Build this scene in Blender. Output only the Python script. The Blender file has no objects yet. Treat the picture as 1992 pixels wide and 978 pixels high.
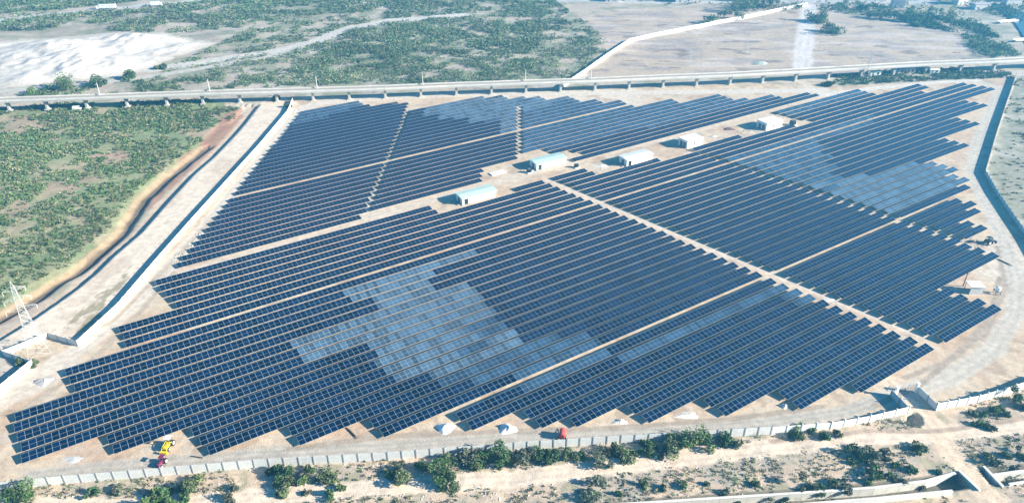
import bpy, math, random
import numpy as np
from mathutils import Vector, Matrix

# ------------------------------------------------------------------ camera, sky, sun, exposure
S = bpy.context.scene
COL = S.collection
FPX, PITCH, CAMH = 1420.0, math.radians(30.2), 120.0      # focal length in px of a 1992 px wide frame
CP, SP = math.cos(PITCH), math.sin(PITCH)
cam = bpy.data.cameras.new('camera'); camo = bpy.data.objects.new('camera', cam); COL.objects.link(camo)
camo.location = (0, 0, CAMH); camo.rotation_euler = (math.pi / 2 - PITCH, 0, 0)
cam.sensor_width = 36; cam.lens = FPX / 1992 * 36; cam.clip_start = 1; cam.clip_end = 6000
S.camera = camo
SUN_EL, SUN_AZ = 22.5, 102.0                               # sun low over the right of the picture
W = bpy.data.worlds.new('World'); S.world = W; W.use_nodes = True
wn = W.node_tree.nodes; wl = W.node_tree.links
sky = wn.new('ShaderNodeTexSky'); sky.sky_type = 'NISHITA'; sky.sun_disc = False
sky.sun_elevation = math.radians(SUN_EL); sky.sun_rotation = math.radians(SUN_AZ)
sky.altitude = 0; sky.air_density = 1.3; sky.dust_density = 0.6; sky.ozone_density = 3.0
hs = wn.new('ShaderNodeHueSaturation'); hs.inputs['Saturation'].default_value = 1.45
wl.new(sky.outputs[0], hs.inputs['Color']); wl.new(hs.outputs[0], wn['Background'].inputs[0]); wn['Background'].inputs[1].default_value = 0.05
sl = bpy.data.lights.new('sun', 'SUN'); sl.energy = 5.0; sl.angle = math.radians(0.5); sl.color = (1.0, 0.90, 0.74)
so = bpy.data.objects.new('sun', sl); COL.objects.link(so); so.location = (200, 0, 200)
so.rotation_euler = (0, math.radians(90 - SUN_EL), math.radians(90 - SUN_AZ))
S.view_settings.view_transform = 'Standard'; S.view_settings.look = 'None'
S.view_settings.exposure = 1.66; S.view_settings.gamma = 1.0; S.view_settings.use_curve_mapping = False
S.cycles.use_denoising = True; S.cycles.max_bounces = 6; S.cycles.volume_bounces = 0
S.cycles.diffuse_bounces = 3; S.cycles.glossy_bounces = 3; S.cycles.transparent_max_bounces = 8
HAZE = 0.00052

# ------------------------------------------------------------------ helpers
rnd = random.Random(7)
rng = np.random.default_rng(11)
def at(px, py, z=0.0):
    """point of the place at height z seen at a pixel of the 1992x978 photograph (survey of the site plan)"""
    a, b = px - 996.0, py - 489.0
    dx, dy, dz = a, FPX * CP - b * SP, -FPX * SP - b * CP
    t = (CAMH - z) / -dz
    return (dx * t, dy * t, z)
def atl(pts, z=0.0):
    return np.array([at(p[0], p[1], z)[:2] for p in pts])
M = {}
def mat(name, col, rough=0.8, metal=0.0, var=0.12, scale=3.0, bump=0.0, spec=0.3):
    m = bpy.data.materials.new(name); m.use_nodes = True
    nt = m.node_tree; b = nt.nodes['Principled BSDF']
    b.inputs['Roughness'].default_value = rough; b.inputs['Metallic'].default_value = metal
    b.inputs['Specular IOR Level'].default_value = spec
    tc = nt.nodes.new('ShaderNodeTexCoord'); nz = nt.nodes.new('ShaderNodeTexNoise')
    nz.inputs['Scale'].default_value = scale; nz.inputs['Detail'].default_value = 5
    nt.links.new(tc.outputs['Object'], nz.inputs['Vector'])
    rp = nt.nodes.new('ShaderNodeValToRGB'); e = rp.color_ramp.elements
    e[0].position = 0.3; e[1].position = 0.7
    e[0].color = [max(0, c * (1 - var)) for c in col] + [1]; e[1].color = [min(1, c * (1 + var)) for c in col] + [1]
    nt.links.new(nz.outputs['Fac'], rp.inputs['Fac']); nt.links.new(rp.outputs['Color'], b.inputs['Base Color'])
    if bump:
        bp = nt.nodes.new('ShaderNodeBump'); bp.inputs['Strength'].default_value = bump; bp.inputs['Distance'].default_value = 0.2
        nt.links.new(nz.outputs['Fac'], bp.inputs['Height']); nt.links.new(bp.outputs['Normal'], b.inputs['Normal'])
    M[name] = m
    return m

class MB:
    """collects boxes, bars and prisms and links them as ONE mesh object"""
    def __init__(s): s.v = []; s.f = []; s.m = []; s.uv = None; s.mi = 0
    def add(s, vs, fs):
        n = len(s.v); s.v += [tuple(p) for p in vs]; s.f += [tuple(i + n for i in f) for f in fs]; s.m += [s.mi] * len(fs); return s
    def box(s, c, d, rz=0.0, tilt=0.0, taper=1.0):
        x, y, z = d[0] / 2, d[1] / 2, d[2] / 2
        vs = [(-x, -y, -z), (x, -y, -z), (x, y, -z), (-x, y, -z), (-x * taper, -y * taper, z), (x * taper, -y * taper, z), (x * taper, y * taper, z), (-x * taper, y * taper, z)]
        R = Matrix.Rotation(rz, 3, 'Z') @ Matrix.Rotation(tilt, 3, 'X')
        vs = [tuple(R @ Vector(p) + Vector(c)) for p in vs]
        return s.add(vs, [(3, 2, 1, 0), (4, 5, 6, 7), (0, 1, 5, 4), (1, 2, 6, 5), (2, 3, 7, 6), (3, 0, 4, 7)])
    def bar(s, a, b, w, w2=None, n=4):
        a, b = Vector(a), Vector(b); d = (b - a).normalized()
        p = d.orthogonal().normalized(); q = d.cross(p); w2 = w if w2 is None else w2
        vs = []
        for o, r in ((a, w), (b, w2)):
            for i in range(n):
                t = 2 * math.pi * (i + .5) / n
                vs.append(tuple(o + (p * math.cos(t) + q * math.sin(t)) * r))
        fs = [(i, (i + 1) % n, n + (i + 1) % n, n + i) for i in range(n)] + [tuple(range(n - 1, -1, -1)), tuple(range(n, 2 * n))]
        return s.add(vs, fs)
    def wheel(s, c, r, w, axis='Y', n=16):
        d = Vector((0, w / 2, 0)) if axis == 'Y' else Vector((w / 2, 0, 0))
        return s.bar(Vector(c) - d, Vector(c) + d, r, r, n)
    def prism(s, poly, z0, z1):
        n = len(poly)
        vs = [(p[0], p[1], z0) for p in poly] + [(p[0], p[1], z1) for p in poly]
        return s.add(vs, [(i, (i + 1) % n, n + (i + 1) % n, n + i) for i in range(n)] + [tuple(range(n - 1, -1, -1)), tuple(range(n, 2 * n))])
    def profile(s, poly, x0, x1):
        """closed yz profile swept along x"""
        n = len(poly)
        vs = [(x0, p[0], p[1]) for p in poly] + [(x1, p[0], p[1]) for p in poly]
        return s.add(vs, [(i, n + i, n + (i + 1) % n, (i + 1) % n) for i in range(n)] + [tuple(range(n)), tuple(range(2 * n - 1, n - 1, -1))])
    def build(s, name, m, parent=None, bevel=0.0, smooth=False):
        me = bpy.data.meshes.new(name); me.from_pydata(s.v, [], s.f)
        for k in (m if isinstance(m, (list, tuple)) else [m]): me.materials.append(k)
        me.polygons.foreach_set('material_index', s.m); 
        if smooth: me.polygons.foreach_set('use_smooth', [True] * len(s.f))
        me.update()
        o = bpy.data.objects.new(name, me); COL.objects.link(o)
        if parent is not None: o.parent = parent
        if bevel:
            b = o.modifiers.new('bevel', 'BEVEL'); b.width = bevel; b.segments = 2; b.limit_method = 'ANGLE'
        return o
def tag(o, label=None, cat=None, group=None, kind=None):
    if label: o['label'] = label
    if cat: o['category'] = cat
    if group: o['group'] = group
    if kind: o['kind'] = kind
    return o
def thing(name, label, cat, loc=(0, 0, 0), rz=0.0, group=None):
    o = bpy.data.objects.new(name, None); COL.objects.link(o); o.empty_display_size = 0.5
    o.location = loc; o.rotation_euler = (0, 0, rz)
    return tag(o, label, cat, group)
def copy_part(src, parent, loc=None, rz=None):
    c = src.copy(); COL.objects.link(c); c.parent = parent
    if loc is not None: c.location = loc
    if rz is not None: c.rotation_euler = (0, 0, rz)
    for ch in src.children: copy_part(ch, c)
    return c
ORD = ['', 'first', 'second', 'third', 'fourth', 'fifth', 'sixth', 'seventh', 'eighth', 'ninth', 'tenth', 'eleventh', 'twelfth', 'thirteenth', 'fourteenth',
       'fifteenth', 'sixteenth', 'seventeenth', 'eighteenth', 'nineteenth']
def ordn(n):
    if n < 20: return ORD[n]
    t, r = divmod(n, 10); base = {2: 'twent', 3: 'thirt', 4: 'fort', 5: 'fift', 6: 'sixt', 7: 'sevent', 8: 'eight', 9: 'ninet'}[t]
    return base + ('ieth' if r == 0 else 'y-' + ORD[r])

# numpy noise, distances, polygons -----------------------------------
def hash2(i, j, s):
    h = (i.astype(np.int64) * 374761393 + j.astype(np.int64) * 668265263 + s * 1442695041) & 0xffffffff
    h = ((h ^ (h >> 13)) * 1274126177) & 0xffffffff
    return ((h ^ (h >> 16)) & 0xffff) / 65535.0
def vnoise(x, y, s=0):
    i, j = np.floor(x), np.floor(y); fx, fy = x - i, y - j
    fx = fx * fx * (3 - 2 * fx); fy = fy * fy * (3 - 2 * fy)
    a, b, c, d = hash2(i, j, s), hash2(i + 1, j, s), hash2(i, j + 1, s), hash2(i + 1, j + 1, s)
    return (a * (1 - fx) + b * fx) * (1 - fy) + (c * (1 - fx) + d * fx) * fy
def fbm(x, y, scale, s=0, o=4):
    t = 0; a = 0.5; n = 0; f = 1.0 / scale
    for k in range(o):
        t = t + a * vnoise(x * f + 17.3 * k, y * f - 9.1 * k, s + k); n += a; a *= 0.5; f *= 2.03
    return t / n
def inpoly(x, y, poly):
    r = np.zeros(x.shape, bool); n = len(poly)
    for i in range(n):
        x1, y1 = poly[i]; x2, y2 = poly[(i + 1) % n]
        if y1 == y2: continue
        c = ((y1 > y) != (y2 > y)) & (x < (x2 - x1) * (y - y1) / (y2 - y1) + x1)
        r ^= c
    return r
def dline(x, y, line):
    """unsigned distance to a polyline and signed side (positive = left of travel)"""
    d = np.full(x.shape, 1e9); sd = np.zeros(x.shape)
    for (x1, y1), (x2, y2) in zip(line[:-1], line[1:]):
        dx, dy = x2 - x1, y2 - y1; L = dx * dx + dy * dy + 1e-9
        t = np.clip(((x - x1) * dx + (y - y1) * dy) / L, 0, 1)
        q = np.hypot(x - x1 - t * dx, y - y1 - t * dy); k = q < d
        d = np.where(k, q, d); sd = np.where(k, np.sign(dx * (y - y1) - dy * (x - x1)), sd)
    return d, sd
def sstep(a, b, t):
    t = np.clip((t - a) / (b - a), 0, 1); return t * t * (3 - 2 * t)

# ------------------------------------------------------------------ site plan (surveyed from the photograph)
BANK = atl([(-60, 700), (2, 661), (41, 637), (70, 619), (102, 597), (131, 577), (160, 555), (192, 528), (222, 498), (276, 452), (332, 388), (378, 339), (419, 303), (460, 260), (478, 239), (508, 200), (522, 188)])
DRAIN = atl([(-60, 655), (0, 627), (40, 606), (80, 582), (112, 557), (150, 537), (190, 503), (232, 465), (262, 425), (283, 392), (325, 352), (375, 315), (415, 282), (440, 255)], -2.6)
CANAL = atl([(1000, 1020), (1180, 1000), (1400, 984), (1560, 974), (1700, 963), (1800, 951), (1880, 939), (1960, 930), (2080, 915)], -1.0)
SITE = atl([(152, 673), (231, 600), (312, 505), (435, 366), (505, 288), (560, 222), (572, 190), (700, 188), (880, 182), (1100, 176), (1500, 165), (1600, 170), (1780, 160), (1975, 150), (1937, 262), (1915, 338), (1938, 378), (1968, 422), (1998, 465),
            (2040, 560), (2040, 690), (1992, 755), (1901, 783), (1820, 798), (1765, 804), (1615, 835), (1500, 844), (1153, 865), (1000, 875), (755, 894), (500, 909), (255, 930), (0, 953), (-60, 960), (-60, 800), (0, 765), (65, 712), (8, 692), (95, 657)])
ROADS = [  # px centre line, half width (m), colour
    ([(-40, 985), (300, 985), (600, 958), (1000, 930), (1300, 893), (1500, 870), (1700, 850), (1830, 846), (1992, 825), (2080, 812)], 2.5, (.74, .62, .50)),
    ([(1740, 745), (1775, 782), (1800, 812), (1840, 862), (1890, 925), (1945, 990)], 3.0, (.70, .56, .42)),
    ([(60, 925), (250, 905), (500, 884), (760, 868), (1000, 850), (1300, 838), (1500, 822), (1650, 800), (1720, 775)], 2.0, (.46, .43, .38)),
    ([(1720, 775), (1850, 735), (1930, 680), (1975, 610), (1975, 540), (1950, 460), (1915, 390), (1890, 330), (1902, 280), (1925, 220), (1948, 172), (1900, 158)], 2.6, (.54, .50, .44)),
    ([(345, 512), (345, 535), (600, 458), (720, 419), (880, 376), (1010, 343), (1150, 303), (1300, 268), (1440, 226), (1600, 185), (1560, 160)], 2.6, (.62, .53, .44)),
    ([(1600, 185), (1700, 172), (1800, 162), (1900, 156)], 2.2, (.66, .62, .57)),
    ([(575, 215), (620, 200), (760, 190), (900, 184), (1100, 181), (1300, 180), (1500, 177), (1600, 176)], 3.5, (.62, .57, .51)),
    ([(1062, 348), (1160, 390), (1280, 441), (1400, 492), (1500, 530), (1600, 575), (1700, 615), (1800, 655)], 1.5, (.66, .56, .47)),
    ([(90, 715), (165, 672), (250, 600), (320, 525), (400, 440), (480, 340), (560, 240), (580, 212)], 3.0, (.62, .56, .49)),
    ([(0, 770), (60, 745), (110, 715)], 5.0, (.62, .55, .47)),
    ([(1575, 10), (1570, 40), (1565, 80), (1560, 132)], 5.5, (.66, .62, .60)),
    ([(1700, 790), (1790, 748), (1880, 672), (1930, 610), (1945, 540)], .8, (.42, .35, .28)),
    ([(1760, 735), (1850, 700), (1920, 640), (1958, 560), (1940, 480)], .7, (.44, .37, .30)),
    ([(560, 872), (760, 848), (1000, 838), (1200, 832), (1420, 815), (1600, 790)], .8, (.43, .36, .29)),
    ([(40, 800), (120, 745), (190, 690), (270, 610), (340, 530)], .9, (.50, .42, .33)),
    ([(1500, 858), (1700, 838), (1830, 838), (1992, 812)], .7, (.46, .36, .28)),
    ([(420, 420), (300, 545), (220, 625), (150, 650)], .8, (.50, .42, .33)),
    ([(0, 40), (100, 28), (200, 20), (300, 9), (400, 1), (480, -8)], 4.5, (.55, .54, .55)),
    ([(1090, 2), (1300, 5), (1500, 4), (1750, 5), (1992, 8)], 5.0, (.50, .49, .50)),
    ([(300, 135), (420, 118), (560, 95), (620, 78), (680, 55), (760, 40), (900, 30)], 6.0, (.60, .57, .53)),
    ([(0, 178), (150, 166), (300, 148), (420, 128), (520, 112), (600, 85)], 3.5, (.55, .52, .47)),
]
ROADS = [(atl(p), w, np.array(c)) for p, w, c in ROADS]
EMB = np.vstack([BANK, atl([(560, 188), (560, 222), (505, 288), (435, 366), (312, 505), (231, 600), (152, 673), (95, 657), (8, 692), (-60, 735)])])
WHITE = atl([(-30, 85), (40, 76), (150, 70), (240, 64), (330, 66), (395, 78), (430, 84), (380, 100), (330, 118), (300, 135), (230, 150), (130, 163), (60, 170), (-30, 175)])
PLAIN = atl([(1112, 150), (1160, 110), (1180, 100), (1130, 45), (1190, 18), (1400, 14), (1580, 10), (1700, 40), (1860, 60), (1900, 130), (1700, 145), (1400, 150)])
EASTLAND = atl([(1978, 150), (1940, 262), (1918, 338), (1941, 378), (1971, 422), (2003, 465), (2060, 560), (2300, 560), (2300, 100)])
FIELD = atl([(-60, 215), (110, 205), (300, 200), (400, 196), (470, 212), (440, 250), (400, 290), (330, 340), (285, 372), (250, 405), (225, 450), (170, 503), (110, 545), (40, 592), (-60, 640)], -0.7)
BARE = [atl(q, -0.7) for q in ([(186, 300), (215, 291), (262, 289), (248, 310), (226, 322), (188, 318)], [(90, 352), (135, 345), (150, 366), (98, 374)], [(198, 258), (262, 254), (262, 262), (200, 268)],
        [(-10, 412), (52, 395), (66, 410), (-10, 432)], [(338, 262), (400, 272), (425, 250), (352, 255)], [(-10, 235), (60, 225), (110, 240), (40, 262), (-10, 258)], [(385, 292), (450, 235), (480, 215), (440, 222), (395, 262)], [(120, 372), (190, 340), (200, 350), (130, 385)])]
SCRUB = atl([(380, 0), (1070, -5), (1160, 60), (1182, 102), (1122, 150), (1085, 162), (600, 168), (430, 160), (280, 168), (335, 128), (425, 88), (500, 50)])
DENSE = atl([(560, 135), (640, 95), (700, 65), (800, 45), (900, 60), (1000, 50), (1060, 40), (1085, 75), (1030, 100), (1040, 140), (990, 160), (620, 165)])
NWSCRUB = atl([(-30, 32), (130, 24), (300, 10), (480, -5), (560, -5), (470, 55), (330, 64), (170, 60), (40, 60), (-30, 62)])
FARLEFT = atl([(-30, 30), (130, 18), (300, -1), (420, -12), (-30, -12)])
STRIP = atl([(-30, 190), (120, 168), (300, 155), (520, 150), (600, 165), (420, 182), (100, 192)])
RUNDER = atl([(1620, 148), (1720, 140), (1985, 128), (1965, 152), (1850, 155), (1640, 166)])
TOPRIGHT = atl([(1690, 30), (1800, 28), (1900, 40), (1985, 110), (1910, 112), (1865, 65), (1720, 44)])
TOPFAR = atl([(1080, 0), (1250, -4), (1500, -4), (1992, -4), (2100, 20), (1990, 45), (1880, 40), (1700, 32), (1580, 20), (1420, 25), (1400, 12)])
SOUTH = atl([(-60, 955), (255, 932), (500, 912), (1000, 878), (1500, 847), (1765, 808), (1820, 800), (1992, 758), (2100, 740), (2100, 1100), (-60, 1100)])
RIVER = atl([(1915, 8), (1945, 22), (1975, 48), (1997, 85), (2010, 150), (2060, 150), (2030, 70), (1992, 30), (1960, 12)])
REDSOIL = atl([(262, 412), (285, 372), (330, 330), (400, 270), (440, 225), (480, 212), (470, 235), (430, 285), (380, 330), (320, 385), (290, 415)], -1.5)

PIT = atl([(1757, 815), (1768, 803), (1782, 801), (1790, 812), (1795, 826), (1764, 827)])
def relief(x, y):
    """ground height: level site, falling on the left to a drain and scrub field, cut by a lined canal at the bottom"""
    h = np.zeros_like(x)
    d, sd = dline(x, y, BANK)
    left = np.where(sd > 0, d, 0.0) * (y < 352)
    h = h - 1.25 * sstep(0.05, 1.0, left)
    dd, s2 = dline(x, y, DRAIN)
    near = 1 - sstep(1.0, 3.4, dd + 1.2 * (fbm(x, y, 6, 3) - .5))
    h = h - 1.3 * near * (left > 1.5) * (y < 300)
    fld = (s2 > 0) & (left > 3)
    h = np.where(fld & (y < 352), h + .6 * sstep(3, 7, dd), h)
    wild = sstep(0, 10, left) + (y > 425) + 0.0
    h = h + np.minimum(wild, 1) * (fbm(x, y, 24, 5) - .5) * 1.2
    ws = inpoly(x, y, WHITE)
    h = h + ws * sstep(0, 22, dline(x, y, np.vstack([WHITE, WHITE[:1]]))[0]) * (fbm(x, y, 20, 8) ** 2) * 9.0
    c, cs = dline(x, y, CANAL)
    h = h - 2.0 * (1 - sstep(1.5, 2.0, c)) * (np.abs(x - ROADX(y)) > 2.6)
    h = h - 1.5 * inpoly(x, y, PIT)
    out = inpoly(x, y, SOUTH)
    h = h + out * (c > 3) * (fbm(x, y, 7, 21) - .45) * 0.5
    return h
def ROADX(y):
    r = ROADS[1][0]
    return np.interp(y, r[::-1, 1], r[::-1, 0])
def gz(x, y):
    return float(relief(np.array([x], float), np.array([y], float))[0])

# ------------------------------------------------------------------ ground sheet
def soil(x, y):
    n1, n2, n3 = fbm(x, y, 40, 31), fbm(x, y, 9, 41), fbm(x, y, 2.2, 51)
    wx, wy = x + (fbm(x, y, 12, 61) - .5) * 7, y + (fbm(x, y, 12, 71) - .5) * 7
    def mix(c, col, k):
        k = np.clip(k, 0, 1)[:, None]; return c * (1 - k) + np.array(col)[None, :] * k
    c = np.tile(np.array([.46, .395, .325]), (len(x), 1))
    c = mix(c, (.30, .27, .22), sstep(.45, .65, n1) * .6)
    c = mix(c, (.22, .25, .16), sstep(.46, .62, n2) * .6); c = mix(c, (.52, .47, .41), sstep(.55, .68, fbm(x, y * 1.6, 17, 131)) * .7)
    pl = inpoly(wx, wy, PLAIN); c = np.where(pl[:, None], np.array([.47, .385, .305]), c)
    c = mix(c, (.33, .29, .28), pl * sstep(.50, .68, fbm(x, y * 2.5, 22, 91)) * .75)
    c = mix(c, (.58, .50, .46), pl * sstep(.55, .7, fbm(x, y * 3, 30, 95)) * .6)
    c = mix(c, (.20, .16, .15), pl * sstep(.66, .74, fbm(x, y * 2, 13, 99)) * .7)
    sb_ = inpoly(wx, wy, SCRUB); c = mix(c, (.27, .28, .20), sb_ * sstep(.36, .58, n2) * .8)
    fl = inpoly(wx, wy, FIELD); c = np.where(fl[:, None], np.array([.21, .26, .14]), c)
    c = mix(c, (.40, .34, .23), fl * sstep(.44, .64, n2) * .85); c = mix(c, (.30, .32, .18), fl * sstep(.45, .65, fbm(x, y * 1.8, 20, 201)) * .7)
    for i, b in enumerate(BARE): c = mix(c, (.44, .30, .24), inpoly(x + (wx - x) * 1.6, y + (wy - y) * 1.6, b) * sstep(.30, .52, fbm(x, y, 6, 211)) * (.9 if i in (0, 6) else .6))
    rs = inpoly(wx, wy, REDSOIL); c = mix(c, (.38, .22, .15), rs * .9)
    wh = inpoly(wx * 1.7 - x * .7, wy * 1.7 - y * .7, WHITE); c = mix(c, (.68, .63, .57), wh * (.55 + .45 * sstep(2, 12, dline(x, y, np.vstack([WHITE, WHITE[:1]]))[0])))
    c = mix(c, (.50, .45, .40), wh * sstep(.62, .72, n2) * .6)
    ea = inpoly(x, y, EASTLAND); c = np.where(ea[:, None], np.array([.32, .31, .25]), c)
    c = mix(c, (.19, .20, .13), ea * sstep(.48, .62, n3) * .7); c = mix(c, (.45, .42, .36), ea * sstep(.55, .7, n2) * .8)
    st = inpoly(x, y, SITE); c = np.where(st[:, None], np.array([.585, .475, .355]), c)
    c = mix(c, (.50, .36, .26), st * sstep(.48, .66, n2) * .75); c = mix(c, (.66, .60, .53), st * sstep(.55, .72, n1) * .6)
    c = mix(c, (.42, .38, .33), st * sstep(.56, .68, n3) * .55); c = mix(c, (.36, .27, .20), st * sstep(.60, .70, fbm(x, y, 5, 151)) * .6)
    em = inpoly(x, y, EMB); c = mix(c, (.68, .59, .49), em * 1.0); c = mix(c, (.54, .44, .35), em * sstep(.5, .7, n2) * .6)
    ve = inpoly(wx, wy, atl([(108, 642), (180, 590), (235, 545), (262, 520), (250, 545), (190, 618), (150, 652)]))
    c = mix(c, (.34, .30, .21), ve * em * sstep(.40, .55, n3))
    so_ = inpoly(x, y, SOUTH); c = np.where(so_[:, None], np.array([.54, .43, .33]), c)
    c = mix(c, (.36, .33, .28), so_ * sstep(.46, .62, n2) * .7); c = mix(c, (.26, .26, .17), so_ * sstep(.58, .68, n3) * .65)
    for line, w, col in ROADS:
        d, s = dline(x, y, line); c = mix(c, col, (1 - sstep(w * .75, w * 1.25, d + (n3 - .5) * w * .7)) * .85)
        rut = np.exp(-((d - w * .42 - (n2 - .5) * .8) / .38) ** 2); c = mix(c, col * 0.70, rut * (.25 + .6 * n1))
    bk, sb = dline(x, y, BANK); lt = np.where(sb > 0, bk, 0) * (y < 352)
    c = mix(c, (.56, .45, .35), (lt > .01) * (1 - sstep(3.5, 6, lt)))
    dd, s2 = dline(x, y, DRAIN); ok = (lt > 1.2) * (y < 300)
    k = ok * (1 - sstep(2.4, 4.4, dd + (n2 - .5) * 2.5)); c = mix(c, (.34, .26, .17), k * (s2 > 0)); c = mix(c, (.42, .30, .23), k * (s2 <= 0))
    c = mix(c, (.15, .115, .085), ok * (1 - sstep(.6, 2.0, dd + (n2 - .5) * 3)) * .85)
    ca, cs = dline(x, y, CANAL); c = mix(c, (.16, .15, .12), (1 - sstep(2.2, 2.6, ca)) * (np.abs(x - ROADX(y)) > 2.2))
    # far country fades to dry plain
    return np.clip(c * (0.88 + 0.24 * n3)[:, None], 0.01, .9)

def make_ground():
    th = np.concatenate([np.radians(np.linspace(-180, -52, 20, endpoint=False)), np.radians(np.linspace(-52, 52, 620)), np.radians(np.linspace(52, 180, 21))[1:]])
    r = np.concatenate([[1, 30, 55], 75 * np.exp(np.arange(0, 760) * 0.0029), [760, 850, 1000, 1250, 1600, 2200]])
    R, T = np.meshgrid(r, th, indexing='ij')
    x, y = (R * np.sin(T)).ravel(), (R * np.cos(T)).ravel()
    z = relief(x, y); nr, nt_ = len(r), len(th)
    c = soil(x, y)
    i, j = np.meshgrid(np.arange(nr - 1), np.arange(nt_ - 1), indexing='ij')
    a = (i * nt_ + j).ravel(); q = np.stack([a, a + 1, a + nt_ + 1, a + nt_], 1)
    return quadmesh('ground', np.stack([x, y, z], 1), q, c)
def quadmesh(name, v, q, col=None, smooth=True):
    me = bpy.data.meshes.new(name); n = q.shape[1]
    me.vertices.add(len(v)); me.vertices.foreach_set('co', np.ascontiguousarray(v, dtype=np.float32).ravel())
    me.loops.add(q.size); me.loops.foreach_set('vertex_index', np.ascontiguousarray(q, dtype=np.int32).ravel())
    me.polygons.add(len(q)); me.polygons.foreach_set('loop_start', np.arange(0, q.size, n, dtype=np.int32))
    me.polygons.foreach_set('use_smooth', np.full(len(q), smooth))
    me.update(calc_edges=True)
    if col is not None:
        at_ = me.color_attributes.new('tint', 'FLOAT_COLOR', 'POINT')
        at_.data.foreach_set('color', np.concatenate([col, np.ones((len(col), 1))], 1).astype(np.float32).ravel())
    o = bpy.data.objects.new(name, me); COL.objects.link(o); return o
def tint_mat(name, rough, fine=None, bump=0.0, spec=0.2, sub=0.0):
    m = bpy.data.materials.new(name); m.use_nodes = True; nt = m.node_tree; b = nt.nodes['Principled BSDF']
    b.inputs['Roughness'].default_value = rough; b.inputs['Specular IOR Level'].default_value = spec
    a = nt.nodes.new('ShaderNodeVertexColor'); a.layer_name = 'tint'
    out = a.outputs['Color']
    if fine:
        g = nt.nodes.new('ShaderNodeNewGeometry'); acc = None
        for s, lo, hi in fine:
            z = nt.nodes.new('ShaderNodeTexNoise'); z.inputs['Scale'].default_value = s; z.inputs['Detail'].default_value = 6; z.inputs['Roughness'].default_value = .65
            nt.links.new(g.outputs['Position'], z.inputs['Vector'])
            mr = nt.nodes.new('ShaderNodeMapRange'); mr.inputs[1].default_value = .3; mr.inputs[2].default_value = .7; mr.inputs[3].default_value = lo; mr.inputs[4].default_value = hi
            nt.links.new(z.outputs['Fac'], mr.inputs[0])
            mx = nt.nodes.new('ShaderNodeVectorMath'); mx.operation = 'SCALE'
            nt.links.new(out, mx.inputs[0]); nt.links.new(mr.outputs[0], mx.inputs['Scale']); out = mx.outputs[0]
        if bump:
            bp = nt.nodes.new('ShaderNodeBump'); bp.inputs['Strength'].default_value = bump; bp.inputs['Distance'].default_value = .3
            nt.links.new(z.outputs['Fac'], bp.inputs['Height']); nt.links.new(bp.outputs['Normal'], b.inputs['Normal'])
    nt.links.new(out, b.inputs['Base Color'])
    M[name] = m; return m
tint_mat('soil', .95, [(.5, .80, 1.18), (2.6, .82, 1.16)], .35, .1)
tint_mat('leaf', .65, None, 0, .15)
ground = tag(make_ground(), kind='structure'); ground.data.materials.append(M['soil'])

# drain mud water, river, canal water: sheets lying in their beds
def ribbon(name, line, w, z, m, lab=None):
    v, q = [], []
    n = len(line)
    for i in range(n):
        d = line[min(i + 1, n - 1)] - line[max(i - 1, 0)]; d = d / np.linalg.norm(d); nrm = np.array([-d[1], d[0]])
        v += [(*(line[i] + nrm * w), z), (*(line[i] - nrm * w), z)]
    q = [(2 * i, 2 * i + 1, 2 * i + 3, 2 * i + 2) for i in range(n - 1)]
    mb = MB(); mb.add(v, q); return tag(mb.build(name, m), kind='structure')
mat('muddy_water', (.05, .045, .045), .12, spec=.5); mat('river_water', (.02, .06, .11), .15, spec=.5)
ribbon('drain_water', DRAIN[1:8], 1.0, -2.86, M['muddy_water'])
mb = MB(); mb.add([(*p, .75) for p in RIVER], [tuple(range(len(RIVER)))]); tag(mb.build('river_water', M['river_water']), kind='structure')

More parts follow.
